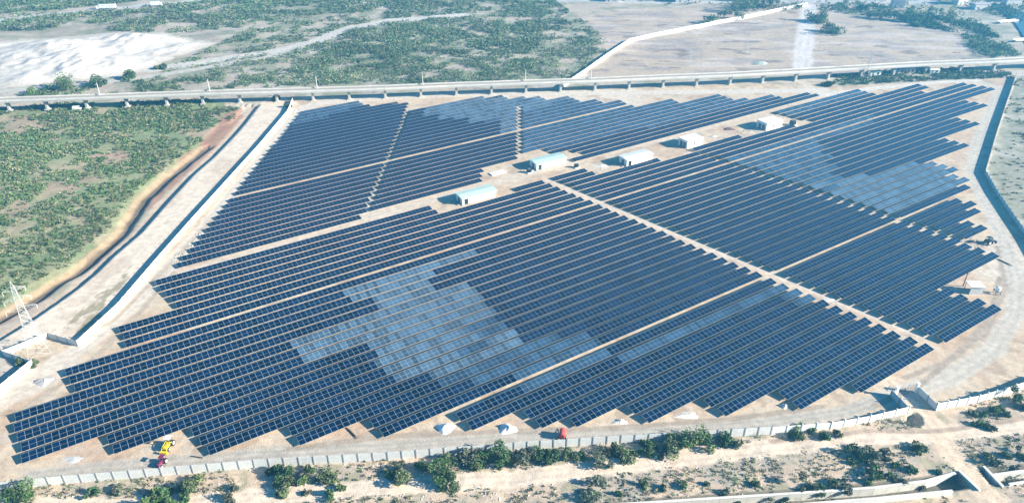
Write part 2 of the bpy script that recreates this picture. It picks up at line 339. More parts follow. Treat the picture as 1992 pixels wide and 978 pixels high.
# ------------------------------------------------------------------ solar field
MZ = math.radians(32.8)
UX = np.array([math.cos(MZ), math.sin(MZ)]); VX = np.array([math.sin(MZ), -math.cos(MZ)])
def uv_of(pts, h=0.65):
    return np.array([(np.dot(at(p[0], p[1], h)[:2], UX), np.dot(at(p[0], p[1], h)[:2], VX)) for p in pts])
def module_mat(name, base, rough, line, sheen):
    m = bpy.data.materials.new(name); m.use_nodes = True; nt = m.node_tree; N = nt.nodes; L = nt.links
    b = N['Principled BSDF']; b.inputs['Roughness'].default_value = rough; b.inputs['Specular IOR Level'].default_value = .38
    uv = N.new('ShaderNodeUVMap'); sp = N.new('ShaderNodeSeparateXYZ'); L.new(uv.outputs[0], sp.inputs[0])
    def node(op, a, b_=None):
        n = N.new('ShaderNodeMath'); n.operation = op
        for i, x in enumerate((a, b_)):
            if x is None: continue
            if isinstance(x, (int, float)): n.inputs[i].default_value = x
            else: L.new(x, n.inputs[i])
        return n.outputs[0]
    fu = node('FRACT', sp.outputs[0]); du = node('ABSOLUTE', node('SUBTRACT', fu, .5))
    lu = node('GREATER_THAN', du, .5 - .020)
    fv = node('ABSOLUTE', node('SUBTRACT', sp.outputs[1], .5))
    lv = node('GREATER_THAN', fv, .5 - .016); lm = node('LESS_THAN', fv, .008)
    ln = node('MAXIMUM', lu, node('MAXIMUM', lv, lm))
    wn_ = N.new('ShaderNodeTexWhiteNoise'); wn_.noise_dimensions = '2D'
    cb = N.new('ShaderNodeCombineXYZ'); L.new(node('FLOOR', sp.outputs[0]), cb.inputs[0])
    oi = N.new('ShaderNodeObjectInfo'); L.new(oi.outputs['Random'], cb.inputs[1]); L.new(cb.outputs[0], wn_.inputs['Vector'])
    g = N.new('ShaderNodeNewGeometry'); nz = N.new('ShaderNodeTexNoise'); nz.inputs['Scale'].default_value = .05; L.new(g.outputs['Position'], nz.inputs['Vector'])
    f = node('ADD', node('MULTIPLY', wn_.outputs['Value'], .7), node('MULTIPLY', nz.outputs['Fac'], .35))
    c1 = N.new('ShaderNodeMix'); c1.data_type = 'RGBA'; L.new(f, c1.inputs[0])
    c1.inputs[6].default_value = [x * .40 for x in base] + [1]; c1.inputs[7].default_value = [x * 1.75 for x in base] + [1]
    c2 = N.new('ShaderNodeMix'); c2.data_type = 'RGBA'; L.new(ln, c2.inputs[0]); L.new(c1.outputs[2], c2.inputs[6]); c2.inputs[7].default_value = list(line) + [1]
    L.new(c2.outputs[2], b.inputs['Base Color'])
    M[name] = m
module_mat('plain_module', (.001, .009, .032), .07, (.30, .37, .46), 0)
module_mat('faint_sheen_module', (.020, .052, .098), .16, (.36, .42, .50), .5)  # weaker step of the sky sheen, put into the base colour
module_mat('sheen_module', (.042, .086, .138), .26, (.50, .54, .60), 1)  # reflected sky sheen painted as a paler base colour
mat('galvanised_steel', (.42, .43, .44), .5, .6, .1)
DEPTH = 2.70; MODW = 1.5
def lean(v):
    """tilt and low edge height of a table: the far field lies flatter"""
    return (math.radians(7), .5) if v < -216 else (math.radians(9), .70) if v < -184 else (math.radians(9.5), .75)
SHEEN = [uv_of(q) for q in (  # outlines of the tables that get the full painted sheen
    [(636, 574), (700, 552), (800, 522), (880, 494), (905, 500), (862, 524), (815, 552), (832, 566), (884, 557), (890, 574), (945, 578), (920, 598), (965, 596), (975, 615), (970, 634), (1012, 640), (1010, 665), (960, 690), (900, 715), (850, 730), (790, 735), (766, 715), (758, 697), (757, 676), (735, 664), (592, 700), (572, 662), (640, 640), (740, 605), (738, 597), (702, 592), (651, 590)],
    [(1640, 355), (1700, 338), (1830, 310), (1872, 322), (1895, 350), (1740, 414), (1650, 390), (1560, 365), (1600, 350)],
    [(804, 208), (930, 178), (1100, 178), (1118, 190), (1000, 222), (1012, 255), (985, 256), (970, 243), (943, 236), (898, 232), (859, 228), (820, 221)],
    )]
FAINT_SHEEN = [uv_of(q) for q in (  # outlines of the tables that get the weaker painted sheen
    [(965, 690), (1060, 660), (1165, 650), (1200, 690), (1070, 750), (900, 745), (850, 730)],
    [(1400, 310), (1480, 285), (1560, 262), (1690, 226), (1700, 240), (1600, 272), (1596, 296), (1612, 315), (1625, 335), (1645, 342), (1665, 348), (1700, 348), (1650, 395), (1540, 355)],
    [(572, 230), (600, 205), (705, 188), (722, 202), (585, 240)],
    [(1000, 200), (1120, 180), (1330, 185), (1470, 180), (1530, 182), (1400, 218), (1200, 262), (1055, 293), (1008, 300)],
    [(1010, 245), (1200, 190), (1380, 190), (1200, 240), (1010, 290)],
    [(1500, 215), (1690, 165), (1690, 180), (1540, 225)],
    [(1480, 565), (1560, 530), (1600, 560), (1560, 600), (1500, 590)],
    [(1225, 692), (1300, 655), (1505, 563), (1530, 552), (1545, 560), (1330, 655), (1245, 700)],
    [(1555, 588), (1590, 574), (1610, 578), (1570, 596)])]
SHEEN_ALL = SHEEN; FAINT_SHEEN_ALL = FAINT_SHEEN
def table_state(u, v):
    x, y = np.array([u]), np.array([v])
    q = rnd.random()
    if any(inpoly(x, y, p)[0] for p in SHEEN_ALL) and q < .05: return 1
    if any(inpoly(x, y, p)[0] for p in SHEEN_ALL): return 2
    if any(inpoly(x, y, p)[0] for p in FAINT_SHEEN_ALL): return 1
    return 0
STATE = ['plain_module', 'faint_sheen_module', 'sheen_module']
STATEW = ['dark blue', 'faint painted-sheen blue', 'pale painted-sheen blue']
TAB = MODW * 6
def panel_mesh(x0, x1, mi, tilt, hmid):
    """one run of modules: a slab 40 mm thick leaning to the sun, its top cut in framed modules"""
    ct, st_ = math.cos(tilt), math.sin(tilt)
    y0, y1 = -DEPTH / 2 * ct, DEPTH / 2 * ct           # local +y is uphill (north)
    z0, z1 = hmid - DEPTH / 2 * st_, hmid + DEPTH / 2 * st_
    t = .04
    v = [(x0, y0, z0), (x1, y0, z0), (x1, y1, z1), (x0, y1, z1), (x0, y0, z0 - t), (x1, y0, z0 - t), (x1, y1, z1 - t), (x0, y1, z1 - t)]
    f = [(0, 1, 2, 3), (7, 6, 5, 4), (0, 4, 5, 1), (1, 5, 6, 2), (2, 6, 7, 3), (3, 7, 4, 0)]
    me = bpy.data.meshes.new('panel_section'); me.from_pydata(v, [], f)
    me.materials.append(M[STATE[mi]]); me.materials.append(M['galvanised_steel'])
    for p in me.polygons: p.material_index = 0 if p.index == 0 else 1
    uvl = me.uv_layers.new(name='UVMap'); n = round((x1 - x0) / MODW)
    for li, co in zip(range(4), [(0, 0), (n, 0), (n, 1), (0, 1)]): uvl.data[li].uv = co
    return me
NROW = 0
def row(u0, u1, v, label):
    global NROW
    NROW += 1
    tilt, hlow = lean(v); hmid = hlow + DEPTH / 2 * math.sin(tilt)
    n = max(6, int((u1 - u0) / MODW)); L = n * MODW; uc = (u0 + u1) / 2
    p = UX * uc + VX * v
    st = []
    k = 0
    while k < n:
        e = min(n, k + 6)
        if n - e < 3: e = n
        st.append((k, e, table_state(u0 + (k + e) / 2 * MODW, v))); k = e
    runs = []
    for a, b, s in st:
        if runs and runs[-1][2] == s: runs[-1][1] = b
        else: runs.append([a, b, s])
    t = thing('solar_panel_row', label, 'solar panels', (p[0], p[1], 0), MZ, 'rows of solar panels')
    for a, b, s in runs:
        o = bpy.data.objects.new('panel_section', panel_mesh(a * MODW - L / 2, b * MODW - L / 2, s, tilt, hmid)); COL.objects.link(o); o.parent = t
        if len(runs) > 1: o['label'] = STATEW[s] + ' run of modules'
    mb = MB()
    npost = max(2, round(L / 3.6))
    for i in range(npost):
        x = -L / 2 + .7 + i * (L - 1.4) / (npost - 1)
        for yy in (-.62, .62):
            zt = hmid - .09 + yy * math.tan(tilt)
            mb.box((x, yy, zt / 2 - .15), (.10, .10, zt + .3))
    for yy in (-.62, .62):
        mb.box((0, yy, hmid - .075 + yy * math.tan(tilt)), (L, .07, .05))
    mb.build('support_frame', M['galvanised_steel'], t)
    return t
def vk(k):
    if k <= 0: return -186.6 + 3.98 * k
    if k <= 17: return -181.9 + 3.925 * (k - 1)
    return -114.2 + 4.02 * (k - 18)
def vj(j): return -221.9 - 3.8 * j if j <= 10 else -265.0 - 3.905 * (j - 11)
g1 = lambda v: 81.9 + (-223.2 - v) * .66
g2 = lambda v: 156.1 + (-236.4 - v) * .656
west = lambda v: 16.3 + (-221.1 - v) * .679 + 0.6
rpath = lambda v: 150.9 + (v + 210.5) * .186
gE = lambda v: 221.5 + (v + 203.2) * .19
rows = []
STEP1 = [(127.9, -340), (130.2, -331.6), (143.2, -328.8), (147.5, -324.7)]
STEP3 = [(184.1, -313.4), (193.2, -307.5), (201.8, -301), (208.8, -296.5), (221.4, -288.4), (229.8, -276.8), (239, -268.4), (262.2, -257.1), (288.1, -249.2), (295.1, -237.2), (310.8, -233.3), (311.4, -229), (328.9, -225.7), (331, -222.9)]
def step_end(tab, v):
    e = tab[0][0]
    for u, t in tab:
        if t <= v + 1.0: e = u
    return e
for j in range(31):
    v = vj(j); e = min(g1(v) - .5, step_end(STEP1, v))
    if j == 0: e = 79.5
    rows.append((west(v), e, v, f'solar panel row from white west wall to slanting gap, {ordn(j + 1)} up from the service road'))
c2 = c3 = 0
for j in range(24):
    v = vj(j); z2 = g2(v); e3 = step_end(STEP3, v); two = e3 > z2 + 8 and v > -291
    if j >= 1:
        e = {1: 131.4, 2: 133.5, 3: 137}.get(j, z2 - 1 if two else e3); c2 += 1
        rows.append((g1(v) + .7, e, v, f'solar panel row between the two cross gaps of far field, {ordn(c2)} up from service road'))
    if two or j < 4:
        b = {0: 172.5, 1: 181, 2: 178.5, 3: 170, 4: 169.5}.get(j, z2 + 1.2); c3 += 1
        rows.append((b, e3, v, f'solar panel row right of the straight gap of far field, {ordn(c3)} up from service road'))
lw = {-7: 9.9, -6: 10.6, -5: 11, -4: 11.8, -3: 12.2, -2: -3.2, -1: -2.8, 0: -2.4, 1: -17.3, 2: -16.8, 3: -16.2, 4: -28.9, 5: -28.8, 6: -28.6, 7: -28.2, 8: -27.8, 9: -11.7, 10: -11.2, 11: 4.9, 12: 5.8, 13: 6.8}
lw.update({14: 23.6, 15: 24.0, 16: 40.6, 17: 41.2, 18: 58.1, 19: 58.8, 20: 72.4, 21: 72.9, 22: 80.0, 23: 93.9, 24: 94.7, 25: 111.0, 26: 111.4, 27: 127.6, 28: 128.2, 29: 145.4})
re = {-7: 355, -6: 355, -5: 356, -4: 390.4, -3: 390, -2: 379.5, -1: 412.7, 0: 414, 1: 415.4, 2: 415.8, 3: 384.6, 4: 385.5, 5: 386.5, 6: 355.8, 7: 356.6, 8: 357.1, 9: 325.4, 10: 326.2, 11: 326.7, 12: 295.9, 13: 297, 14: 297.4, 15: 290.8, 16: 291.6,
      17: 285, 18: 270.2, 19: 272.5, 20: 268.4, 21: 256.2, 22: 256.9, 23: 239.9, 24: 240.7, 25: 241.4, 26: 208.4, 27: 208.9, 28: 210.8, 29: 211.2}
nw = ne = nf = 0
for k in range(-7, 30):
    v = vk(k); r = rpath(v); nw += 1
    if k in (-7, -6):
        rows.append((lw[k], 103.7, v, f'short solar panel row ending left of green roofed building, {ordn(k + 8)} below the service road'))
        if k == -6: rows.append((137.5, r, v, 'solar panel row starting right of the lower green roofed building, up to the footpath'))
    else:
        rows.append((lw[k], r, v, f'solar panel row left of the long diagonal footpath, {ordn(k + 8)} below the service road'))
    if k >= -6:
        ne += 1; g = gE(v); e = {-6: 171.3, -5: 172.2, -4: 203.4}.get(k, g - .8 if k < 23 else re[k])
        rows.append((r + 5, e, v, f'solar panel row starting at right edge of diagonal footpath, {ordn(ne)} below the service road'))
    if k < 23:
        if k >= -2:
            nf += 1; rows.append((gE(v) + 1.6, re[k], v, f'solar panel row beyond the dark stepped gap towards east wall, {ordn(nf)} below white cabins'))
        elif k == -4:
            rows.append((222.5, 252, v, 'short solar panel row between the two white box cabins, topmost there'))
        elif k == -3:
            rows.append((gE(v) + 1.6, 283, v, 'solar panel row passing just below the upper white box cabin'))
for k in range(-7, -2):
    rows.append(({-7: 290, -6: 291.5, -5: 292, -4: 293, -3: 296}[k], re[k], vk(k), f'solar panel row starting right of the upper white box cabin, {ordn(k + 8)} from its top'))
for u0, u1, v, lab in rows:
    row(u0, u1, v, lab)

# ------------------------------------------------------------------ boundary walls: precast panels between posts
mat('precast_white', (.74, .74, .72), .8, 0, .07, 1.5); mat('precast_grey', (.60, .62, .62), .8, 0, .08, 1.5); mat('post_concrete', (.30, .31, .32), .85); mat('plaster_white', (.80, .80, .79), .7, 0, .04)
def wall(name, label, pts, h, m, step=3.15, group='compound walls', pw=.22, post_out=True, postmat='post_concrete'):
    pts = np.asarray(pts); t = thing(name, label, 'wall', (pts[0][0], pts[0][1], 0), 0, group)
    o0 = pts[0]; mb = MB(); proto = None; cnt = 0
    total = sum(np.linalg.norm(b - a) for a, b in zip(pts[:-1], pts[1:]))
    step = max(step, total / 98)
    for a, b in zip(pts[:-1], pts[1:]):
        L = np.linalg.norm(b - a); d = (b - a) / L; ang = math.atan2(d[1], d[0]); n = max(1, round(L / step))
        for i in range(n):
            p = a + d * L * (i + .5) / n - o0
            for z in range(4):                                   # four precast planks per bay, each a hair apart
                hh = h / 4; mb.box((p[0], p[1], z * hh + hh / 2), (L / n - pw * .2, .09, hh - .03), ang)
            mb.box((p[0], p[1], h / 2 - .15), (L / n - .3, .05, h + .2), ang)
            q = a + d * L * i / n - o0
            if proto is None:
                pm = MB(); pm.box((0, 0, h / 2 + .03), (pw, .26, h + .36)); pm.box((0, 0, h + .25), (pw + .06, .32, .08))
                proto = pm.build('post', M[postmat], t); proto.location = (q[0], q[1], 0); proto.rotation_euler = (0, 0, ang)
            else: copy_part(proto, t, (q[0], q[1], 0), ang)
            cnt += 1
    q = pts[-1] - o0; copy_part(proto, t, (q[0], q[1], 0), ang)
    mb.build('wall_panel', M[m], t)
    return t
wall('boundary_wall', 'long white boundary wall beside the embankment track, west side of the panels', atl([(152, 673), (231, 600), (312, 505), (374, 434), (435, 366), (505, 288), (560, 222), (570, 198)]), 1.8, 'precast_white')
wall('boundary_wall', 'white wall jogging round the lattice pylon at the lower left', atl([(152, 673), (95, 657), (8, 692), (65, 712)]), 1.8, 'precast_grey')
wall('boundary_wall', 'short white wall running off the left edge below the pylon', atl([(65, 712), (0, 765), (-60, 812)]), 2.1, 'precast_white')
wall('boundary_wall', 'pale grey wall with dark posts along the bottom, between shrubs and panels', atl([(-50, 957), (0, 953), (128, 940), (255, 930), (496, 909), (755, 894), (1000, 875), (1153, 865), (1500, 844)]), 2.3, 'precast_grey')
wall('boundary_wall', 'white wall stretch curving up to the left side of the gate', atl([(1500, 844), (1615, 835), (1690, 822), (1765, 804)]), 2.2, 'precast_white', postmat='precast_white')
wall('boundary_wall', 'white wall leaving the right side of the gate towards the right edge', atl([(1820, 798), (1860, 791), (1901, 783), (1950, 769), (1992, 755), (2030, 738)]), 2.3, 'precast_white', postmat='precast_white')
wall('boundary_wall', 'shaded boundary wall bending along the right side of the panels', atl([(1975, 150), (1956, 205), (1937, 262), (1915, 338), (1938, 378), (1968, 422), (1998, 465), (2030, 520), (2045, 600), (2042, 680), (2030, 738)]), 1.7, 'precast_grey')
wall('boundary_wall', 'far white wall climbing across the bare plain behind the viaduct', atl([(1094, 172), (1140, 141), (1180, 112), (1225, 82), (1280, 70), (1350, 56), (1450, 36), (1530, 19), (1570, 11)]), 2.3, 'plaster_white', step=6, postmat='plaster_white')
# gate recess
wall('gate_side_wall', 'side wall of the gate recess, left of the entrance track', atl([(1765, 804), (1748, 786), (1732, 770)]), 1.9, 'precast_grey', group='gate side walls')
wall('gate_side_wall', 'side wall of the gate recess, right of the entrance track', atl([(1820, 798), (1803, 781), (1783, 762)]), 1.9, 'precast_grey', group='gate side walls')
mat('gate_paint', (.55, .60, .62), .5, .3)
pa, pb = np.array(at(1741, 770)[:2]), np.array(at(1781, 762)[:2])
gd = pb - pa; gl = np.linalg.norm(gd); ga = math.atan2(gd[1], gd[0])
t = thing('gate', 'open entrance gate with two white pillars at the end of the dirt track', 'gate', (pa[0], pa[1], 0), ga)
mb = MB(); mb.box((0, 0, 1.3), (.55, .55, 2.9)); mb.box((0, 0, 2.8), (.75, .75, .14)); pil = mb.build('pillar', M['plaster_white'], t); copy_part(pil, t, (gl, 0, 0))
mb = MB()
for zz in (.25, 1.0, 1.8): mb.box((gl - 1.7, .9, zz), (2.4, .05, .08), .6)
for i in range(9): mb.box((gl - 1.7 + (i - 4) * .29 * math.cos(.6), .9 + (i - 4) * .29 * math.sin(.6), 1.02), (.04, .04, 1.6), .6)
mb.build('gate_leaf', M['gate_paint'], t)

# ------------------------------------------------------------------ site buildings
mat('tyre_rubber', (.025, .025, .027), .9); mat('red_paint', (.62, .09, .08), .45, 0, .08); mat('yellow_paint', (.72, .58, .03), .45, 0, .08); mat('maroon_paint', (.20, .03, .09), .45); mat('white_paint', (.80, .80, .78), .4, 0, .03); mat('dark_paint', (.035, .06, .085), .5)
mat('green_roof', (.60, .76, .69), .5, .1, .05, .8); mat('white_roof', (.78, .80, .82), .6, 0, .04); mat('white_wall', (.82, .82, .80), .75, 0, .04)
mat('glass_pale', (.42, .47, .50), .2, spec=.5); mat('glass_dark', (.02, .04, .05), .1, spec=.6); mat('door_grey', (.16, .20, .22), .6); mat('shutter_white', (.72, .74, .74), .6)
def building(label, p0, p1, depth, h, roof, slope=.35, door_side=True):
    a = np.array(at(*p0)[:2]); b = np.array(at(*p1)[:2]); d = b - a; L = np.linalg.norm(d); ang = math.atan2(d[1], d[0])
    t = thing('site_building', label, 'building', (a[0], a[1], 0), ang, 'long low site buildings')
    mb = MB(); mb.box((L / 2, depth / 2, h / 2 - .1), (L, depth, h + .2)); mb.build('wall', M['white_wall'], t)
    mb = MB(); mb.box((L / 2, depth / 2, .05), (L + .8, depth + .8, .3)); mb.build('plinth', M['post_concrete'], t)
    mb = MB(); o = .45
    mb.profile([(-o, h + .02), (depth + o, h + .02), (depth + o, h + .12 + slope * .2), (depth / 2, h + .12 + slope), (-o, h + .12 + slope * .2)], -o, L + o)
    nrib = int(L / .8)
    for i in range(nrib):
        x = -o + .4 + i * (L + 2 * o - .8) / (nrib - 1)
        mb.bar((x, -o, h + .14 + slope * .2), (x, depth / 2, h + .14 + slope), .035); mb.bar((x, depth / 2, h + .14 + slope), (x, depth + o, h + .14 + slope * .2), .035)
    mb.build('roof', M[roof], t)
    mb = MB(); mb.box((1.6, -.04, 1.15), (1.5, .10, 2.2)); dr = mb.build('door', M['glass_dark'], t); mb = MB(); mb.box((1.05, -.12, 1.1), (.06, .06, .3)); mb.build('handle', M['galvanised_steel'], dr)
    for i in range(3):
        x = 4.2 + i * (L - 5.5) / 2.4
        mb = MB(); mb.box((x, -.03, 1.75), (1.2, .08, .95)); w = mb.build('window', M['glass_pale'], t)
        mb = MB(); mb.box((x, -.06, 1.22), (1.5, .18, .08)); mb.build('sill', M['shutter_white'], w)
        mb = MB()
        for dx in (-.63, 0, .63): mb.box((x + dx, -.05, 1.75), (.07, .12, 1.02))
        mb.build('frame', M['shutter_white'], w)
    mb = MB(); mb.box((L - 1.0, -.09, .55), (.9, .4, .8)); mb.build('air_conditioner', M['shutter_white'], t)
    mb = MB(); mb.box((-.04, depth * .5, 1.2), (.10, 1.4, 2.2)); mb.build('door', M['door_grey'], t)
    mb = MB(); mb.box((-.9, depth * .35, .12), (1.6, 2.2, .3)); mb.build('step', M['post_concrete'], t)
    return t
building('long low building with pale green roof beside the service road, nearer one', (899.8, 399.5), (964.7, 383), 5.2, 2.7, 'green_roof')
building('long low building with pale green roof on the cleared pad above the service road', (1044, 332), (1100.7, 318.3), 5.4, 2.7, 'green_roof')
building('long low building with plain white roof below the service road', (1219, 324.4), (1268, 312), 5.2, 2.8, 'white_roof')
def cabin(label, p0, p1, depth, h):
    a = np.array(at(*p0)[:2]); b = np.array(at(*p1)[:2]); d = b - a; L = np.linalg.norm(d); ang = math.atan2(d[1], d[0])
    t = thing('inverter_cabin', label, 'cabin', (a[0], a[1], 0), ang, 'white box cabins')
    mb = MB(); mb.box((L / 2, depth / 2, h / 2 - .1), (L, depth, h + .2)); mb.build('wall', M['white_wall'], t)
    mb = MB(); mb.box((L / 2, depth / 2, h + .13), (L + .3, depth + .3, .22)); mb.box((L * .7, depth * .55, h + .32), (1.2, 1.0, .16)); mb.build('roof', M['white_roof'], t)
    mb = MB(); mb.box((L * .45, -.04, h * .52), (.75, .12, .75)); w = mb.build('window', M['glass_dark'], t); mb = MB(); mb.box((L * .45, -.06, h * .52 - .43), (.95, .2, .08)); mb.build('sill', M['shutter_white'], w)
    mb = MB()
    for i in range(2): mb.box((-.04, depth * (.3 + .36 * i), 1.25), (.1, 1.5, 2.4))
    mb.build('louvre_door', M['door_grey'], t)
    return t
cabin('white box cabin with one small window, lower one at the start of the dark gap', (1336.4, 289.7), (1366, 281.5), 5.5, 3.3)
cabin('white box cabin with one small window, upper one near the end of the service road', (1490, 255), (1520.5, 247.7), 6.0, 3.4)
def transformer(label, px, py, rz, sc=1.0):
    a = at(px, py); t = thing('transformer', label, 'transformer', (a[0], a[1], 0), rz, 'transformers beside the buildings')
    mb = MB(); mb.box((0, 0, 1.15 * sc), (1.9 * sc, 1.1 * sc, 1.7 * sc)); mb.box((0, 0, 2.03 * sc), (2.05 * sc, 1.25 * sc, .08 * sc)); mb.build('tank', M['dark_paint'], t, .02)
    for sy in (-1, 1):
        mb = MB()
        for i in range(8): mb.box(((i - 3.5) * .21 * sc, sy * .74 * sc, 1.15 * sc), (.05 * sc, .36 * sc, 1.3 * sc))
        mb.build('radiator', M['dark_paint'], t)
    for i in range(3): mb = MB(); mb.bar(((i - 1) * .5 * sc, 0, 2.05 * sc), ((i - 1) * .5 * sc, 0, 2.55 * sc), .09 * sc, .05 * sc, 8); mb.build('bushing', M['precast_grey'], t)
    mb = MB(); mb.box((0, 0, .1), (2.9 * sc, 2.6 * sc, .5)); mb.build('plinth', M['precast_grey'], t)
transformer('dark transformer on a concrete base right of the upper white cabin', 1541, 244, MZ, 1.2)
transformer('small dark transformer at the lower left corner of the building on the cleared pad', 1029, 336, MZ, .8)
transformer('dark transformer at the end of a short row below the cleared pad', 1121, 326, MZ, .8)
# flat concrete slab beside the cleared pad
a = np.array(at(968, 337)[:2]); mb = MB(); mb.box((0, 0, .15), (6.5, 2.6, .5)); o = mb.build('concrete_slab', M['white_roof'], None, .03); o.location = (a[0], a[1], 0); o.rotation_euler = (0, 0, MZ); tag(o, 'low white concrete slab on the cleared pad left of the green roof', 'slab')
# shed at the east corner
a = at(1885, 573)
t = thing('site_shed', 'open sided shed with flat pale roof at the east corner beside panel ends', 'shed', (a[0], a[1], 0), -.05)
mb = MB(); mb.box((1.9, 1.6, 2.75), (4.2, 3.6, .12), 0, .03); mb.build('roof', M['white_roof'], t)
mb = MB(); mb.box((1.9, .1, 1.25), (3.8, .1, 2.6)); mb.build('front_wall', M['precast_grey'], t)
mb = MB(); mb.box((3.75, 1.6, 1.25), (.1, 3.1, 2.6)); mb.build('side_wall', M['precast_grey'], t)
mb = MB(); mb.box((.05, 3.1, 1.35), (.14, .14, 2.7)); q = mb.build('post', M['galvanised_steel'], t); copy_part(q, t, (3.6, 0, 0)); copy_part(q, t, (0, -2.9, 0))
a = at(1936, 573)
t = thing('water_tank', 'small white water tank on a dark stand right of the shed', 'tank', (a[0], a[1], 0), -.1)
mb = MB(); mb.bar((.6, .6, 1.25), (.6, .6, 2.2), .75, .72, 18); mb.bar((.6, .6, 2.2), (.6, .6, 2.4), .72, .25, 18); mb.build('tank', M['plaster_white'], t, smooth=False)
mb = MB(); mb.box((.6, .6, 1.15), (1.7, 1.7, .14)); mb.build('platform', M['door_grey'], t)
mb = MB(); mb.box((-.1, -.1, .5), (.14, .14, 1.3)); q = mb.build('leg', M['door_grey'], t)
for dx, dy in ((1.4, 0), (1.4, 1.4), (0, 1.4)): copy_part(q, t, (dx, dy, 0))
a = at(1873, 557)
t = thing('utility_pole', 'dark wooden pole standing beside the shed at the east corner', 'pole', (a[0], a[1], 0))
mb = MB(); mb.bar((0, 0, -.3), (0, 0, 5.0), .16, .11, 10); mat('dark_wood', (.10, .065, .045), .9); mb.build('shaft', M['dark_wood'], t); mb = MB(); mb.box((0, 0, 4.6), (1.3, .1, .12)); mb.build('crossarm', M['dark_wood'], t)

# ------------------------------------------------------------------ lattice pylon
mat('pylon_steel', (.50, .53, .54), .55, .2)
def pylon(label, p, h, base, group, arms=(.62, .75, .88), fine=True, rz=.6):
    a = at(*p); t = thing('lattice_pylon', label, 'pylon', (a[0], a[1], gz(a[0], a[1])), rz, group)
    prof = [(0, base / 2), (.45, base * .2), (.9, base * .075), (1, .02)]
    hw = lambda f: np.interp(f, [q[0] for q in prof], [q[1] for q in prof])
    r = .046 * h / 22
    cor = [(-1, -1), (1, -1), (1, 1), (-1, 1)]
    for sx, sy in cor:
        mb = MB(); fs = [0, .45, .9, 1]
        for f0, f1 in zip(fs[:-1], fs[1:]): mb.bar((sx * hw(f0), sy * hw(f0), f0 * h - (.4 if f0 == 0 else 0)), (sx * hw(f1), sy * hw(f1), f1 * h), r)
        mb.build('leg', M['pylon_steel'], t)
    mb = MB(); n = 13; fs = [1 - (1 - i / n) ** 1.0 for i in range(n)] + [.97]; fs = [f * .95 for f in fs]
    for f0, f1 in zip(fs[:-1], fs[1:]):
        for i in range(4):
            c, d = cor[i], cor[(i + 1) % 4]; w0, w1 = hw(f0), hw(f1)
            mb.bar((c[0] * w0, c[1] * w0, f0 * h), (d[0] * w1, d[1] * w1, f1 * h), r * .6); mb.bar((d[0] * w0, d[1] * w0, f0 * h), (c[0] * w1, c[1] * w1, f1 * h), r * .6)
            mb.bar((c[0] * w1, c[1] * w1, f1 * h), (d[0] * w1, d[1] * w1, f1 * h), r * .6)
    mb.build('bracing', M['pylon_steel'], t)
    for k, f in enumerate(arms):
        z = f * h; w = hw(f); L = h * (.155 - .022 * k); mb = MB()
        for s in (-1, 1):
            for sy in (-1, 1):
                mb.bar((s * w, sy * w, z), (s * L, 0, z + .1), r * .7); mb.bar((s * w, sy * w, z + h * .045), (s * L, 0, z + .1), r * .6)
            for q in (.33, .66):
                x = s * (w + (L - w) * q); mb.bar((x, -w * (1 - q), z), (x, w * (1 - q), z), r * .5); mb.bar((x, -w * (1 - q), z), (x, 0, z + h * .045 * (1 - q) + .05), r * .5)
        ar = mb.build('crossarm', M['pylon_steel'], t)
        for s in (-1, 1):
            mb = MB(); mb.bar((s * L, 0, z + .1), (s * L, 0, z - h * .05), r * .9, r * .9, 8); mb.build('insulator', M['plaster_white'], ar)
    return t
pylon('tall pale steel lattice pylon beside the wall corner at lower left', (75, 683), 22.0, 5.2, 'lattice pylons')
pylon('small far lattice pylon on the bare plain behind the viaduct, nearest the white wall', (1340, 128), 9.0, 3.0, 'lattice pylons', fine=False)
pylon('small far lattice pylon higher on the bare plain, left of the dirt track', (1450, 104), 10.0, 3.0, 'lattice pylons', fine=False)
pylon('lattice pylon standing at the viaduct beside the shacks', (1684, 153), 14.0, 4.2, 'lattice pylons', fine=False)

# ------------------------------------------------------------------ viaduct
mat('concrete', (.46, .45, .42), .85, 0, .08, .4); mat('parapet_concrete', (.66, .64, .60), .85, 0, .14, .25); mat('rail_bed', (.36, .33, .29), .95, 0, .12, .8)
VZ = 4.6
base_px = [(-90, 221), (20, 215), (94, 212.5), (171, 210), (249, 207), (326, 204), (396, 201.5), (468, 199.5), (540, 197.5), (610, 195.5), (680, 193.3), (750, 191), (819, 188), (888, 185), (956, 182.8), (1023, 180), (1090, 178), (1157, 175.5), (1223, 172.5), (1289, 169.5),
           (1354, 167), (1419, 164.5), (1482, 161), (1546, 157.5), (1609.6, 153.6), (1673, 149.8), (1736, 146), (1798, 142.5), (1865, 140), (1931, 137), (2000, 133), (2070, 129)]
PP = atl(base_px)
t = thing('viaduct', 'long low concrete viaduct on short piers crossing behind the solar field', 'viaduct', (PP[0][0], PP[0][1], 0))
o0 = PP[0]; dk = MB(); bedm = MB(); p1 = MB(); p2 = MB(); proto = None
for i, p in enumerate(PP):
    d = PP[min(i + 1, len(PP) - 1)] - PP[max(i - 1, 0)]; ang = math.atan2(d[1], d[0]); q = p - o0
    if proto is None:
        mb = MB(); mb.box((0, 0, VZ / 2 - .5), (1.1, 2.0, VZ + .6)); mb.box((0, 0, VZ - .45), (1.3, 3.4, .9)); mb.box((0, 0, .1), (2.4, 3.2, .5))
        proto = mb.build('pier', M['concrete'], t, .05); proto.location = (q[0], q[1], 0); proto.rotation_euler = (0, 0, ang)
    else: copy_part(proto, t, (q[0], q[1], 0), ang)
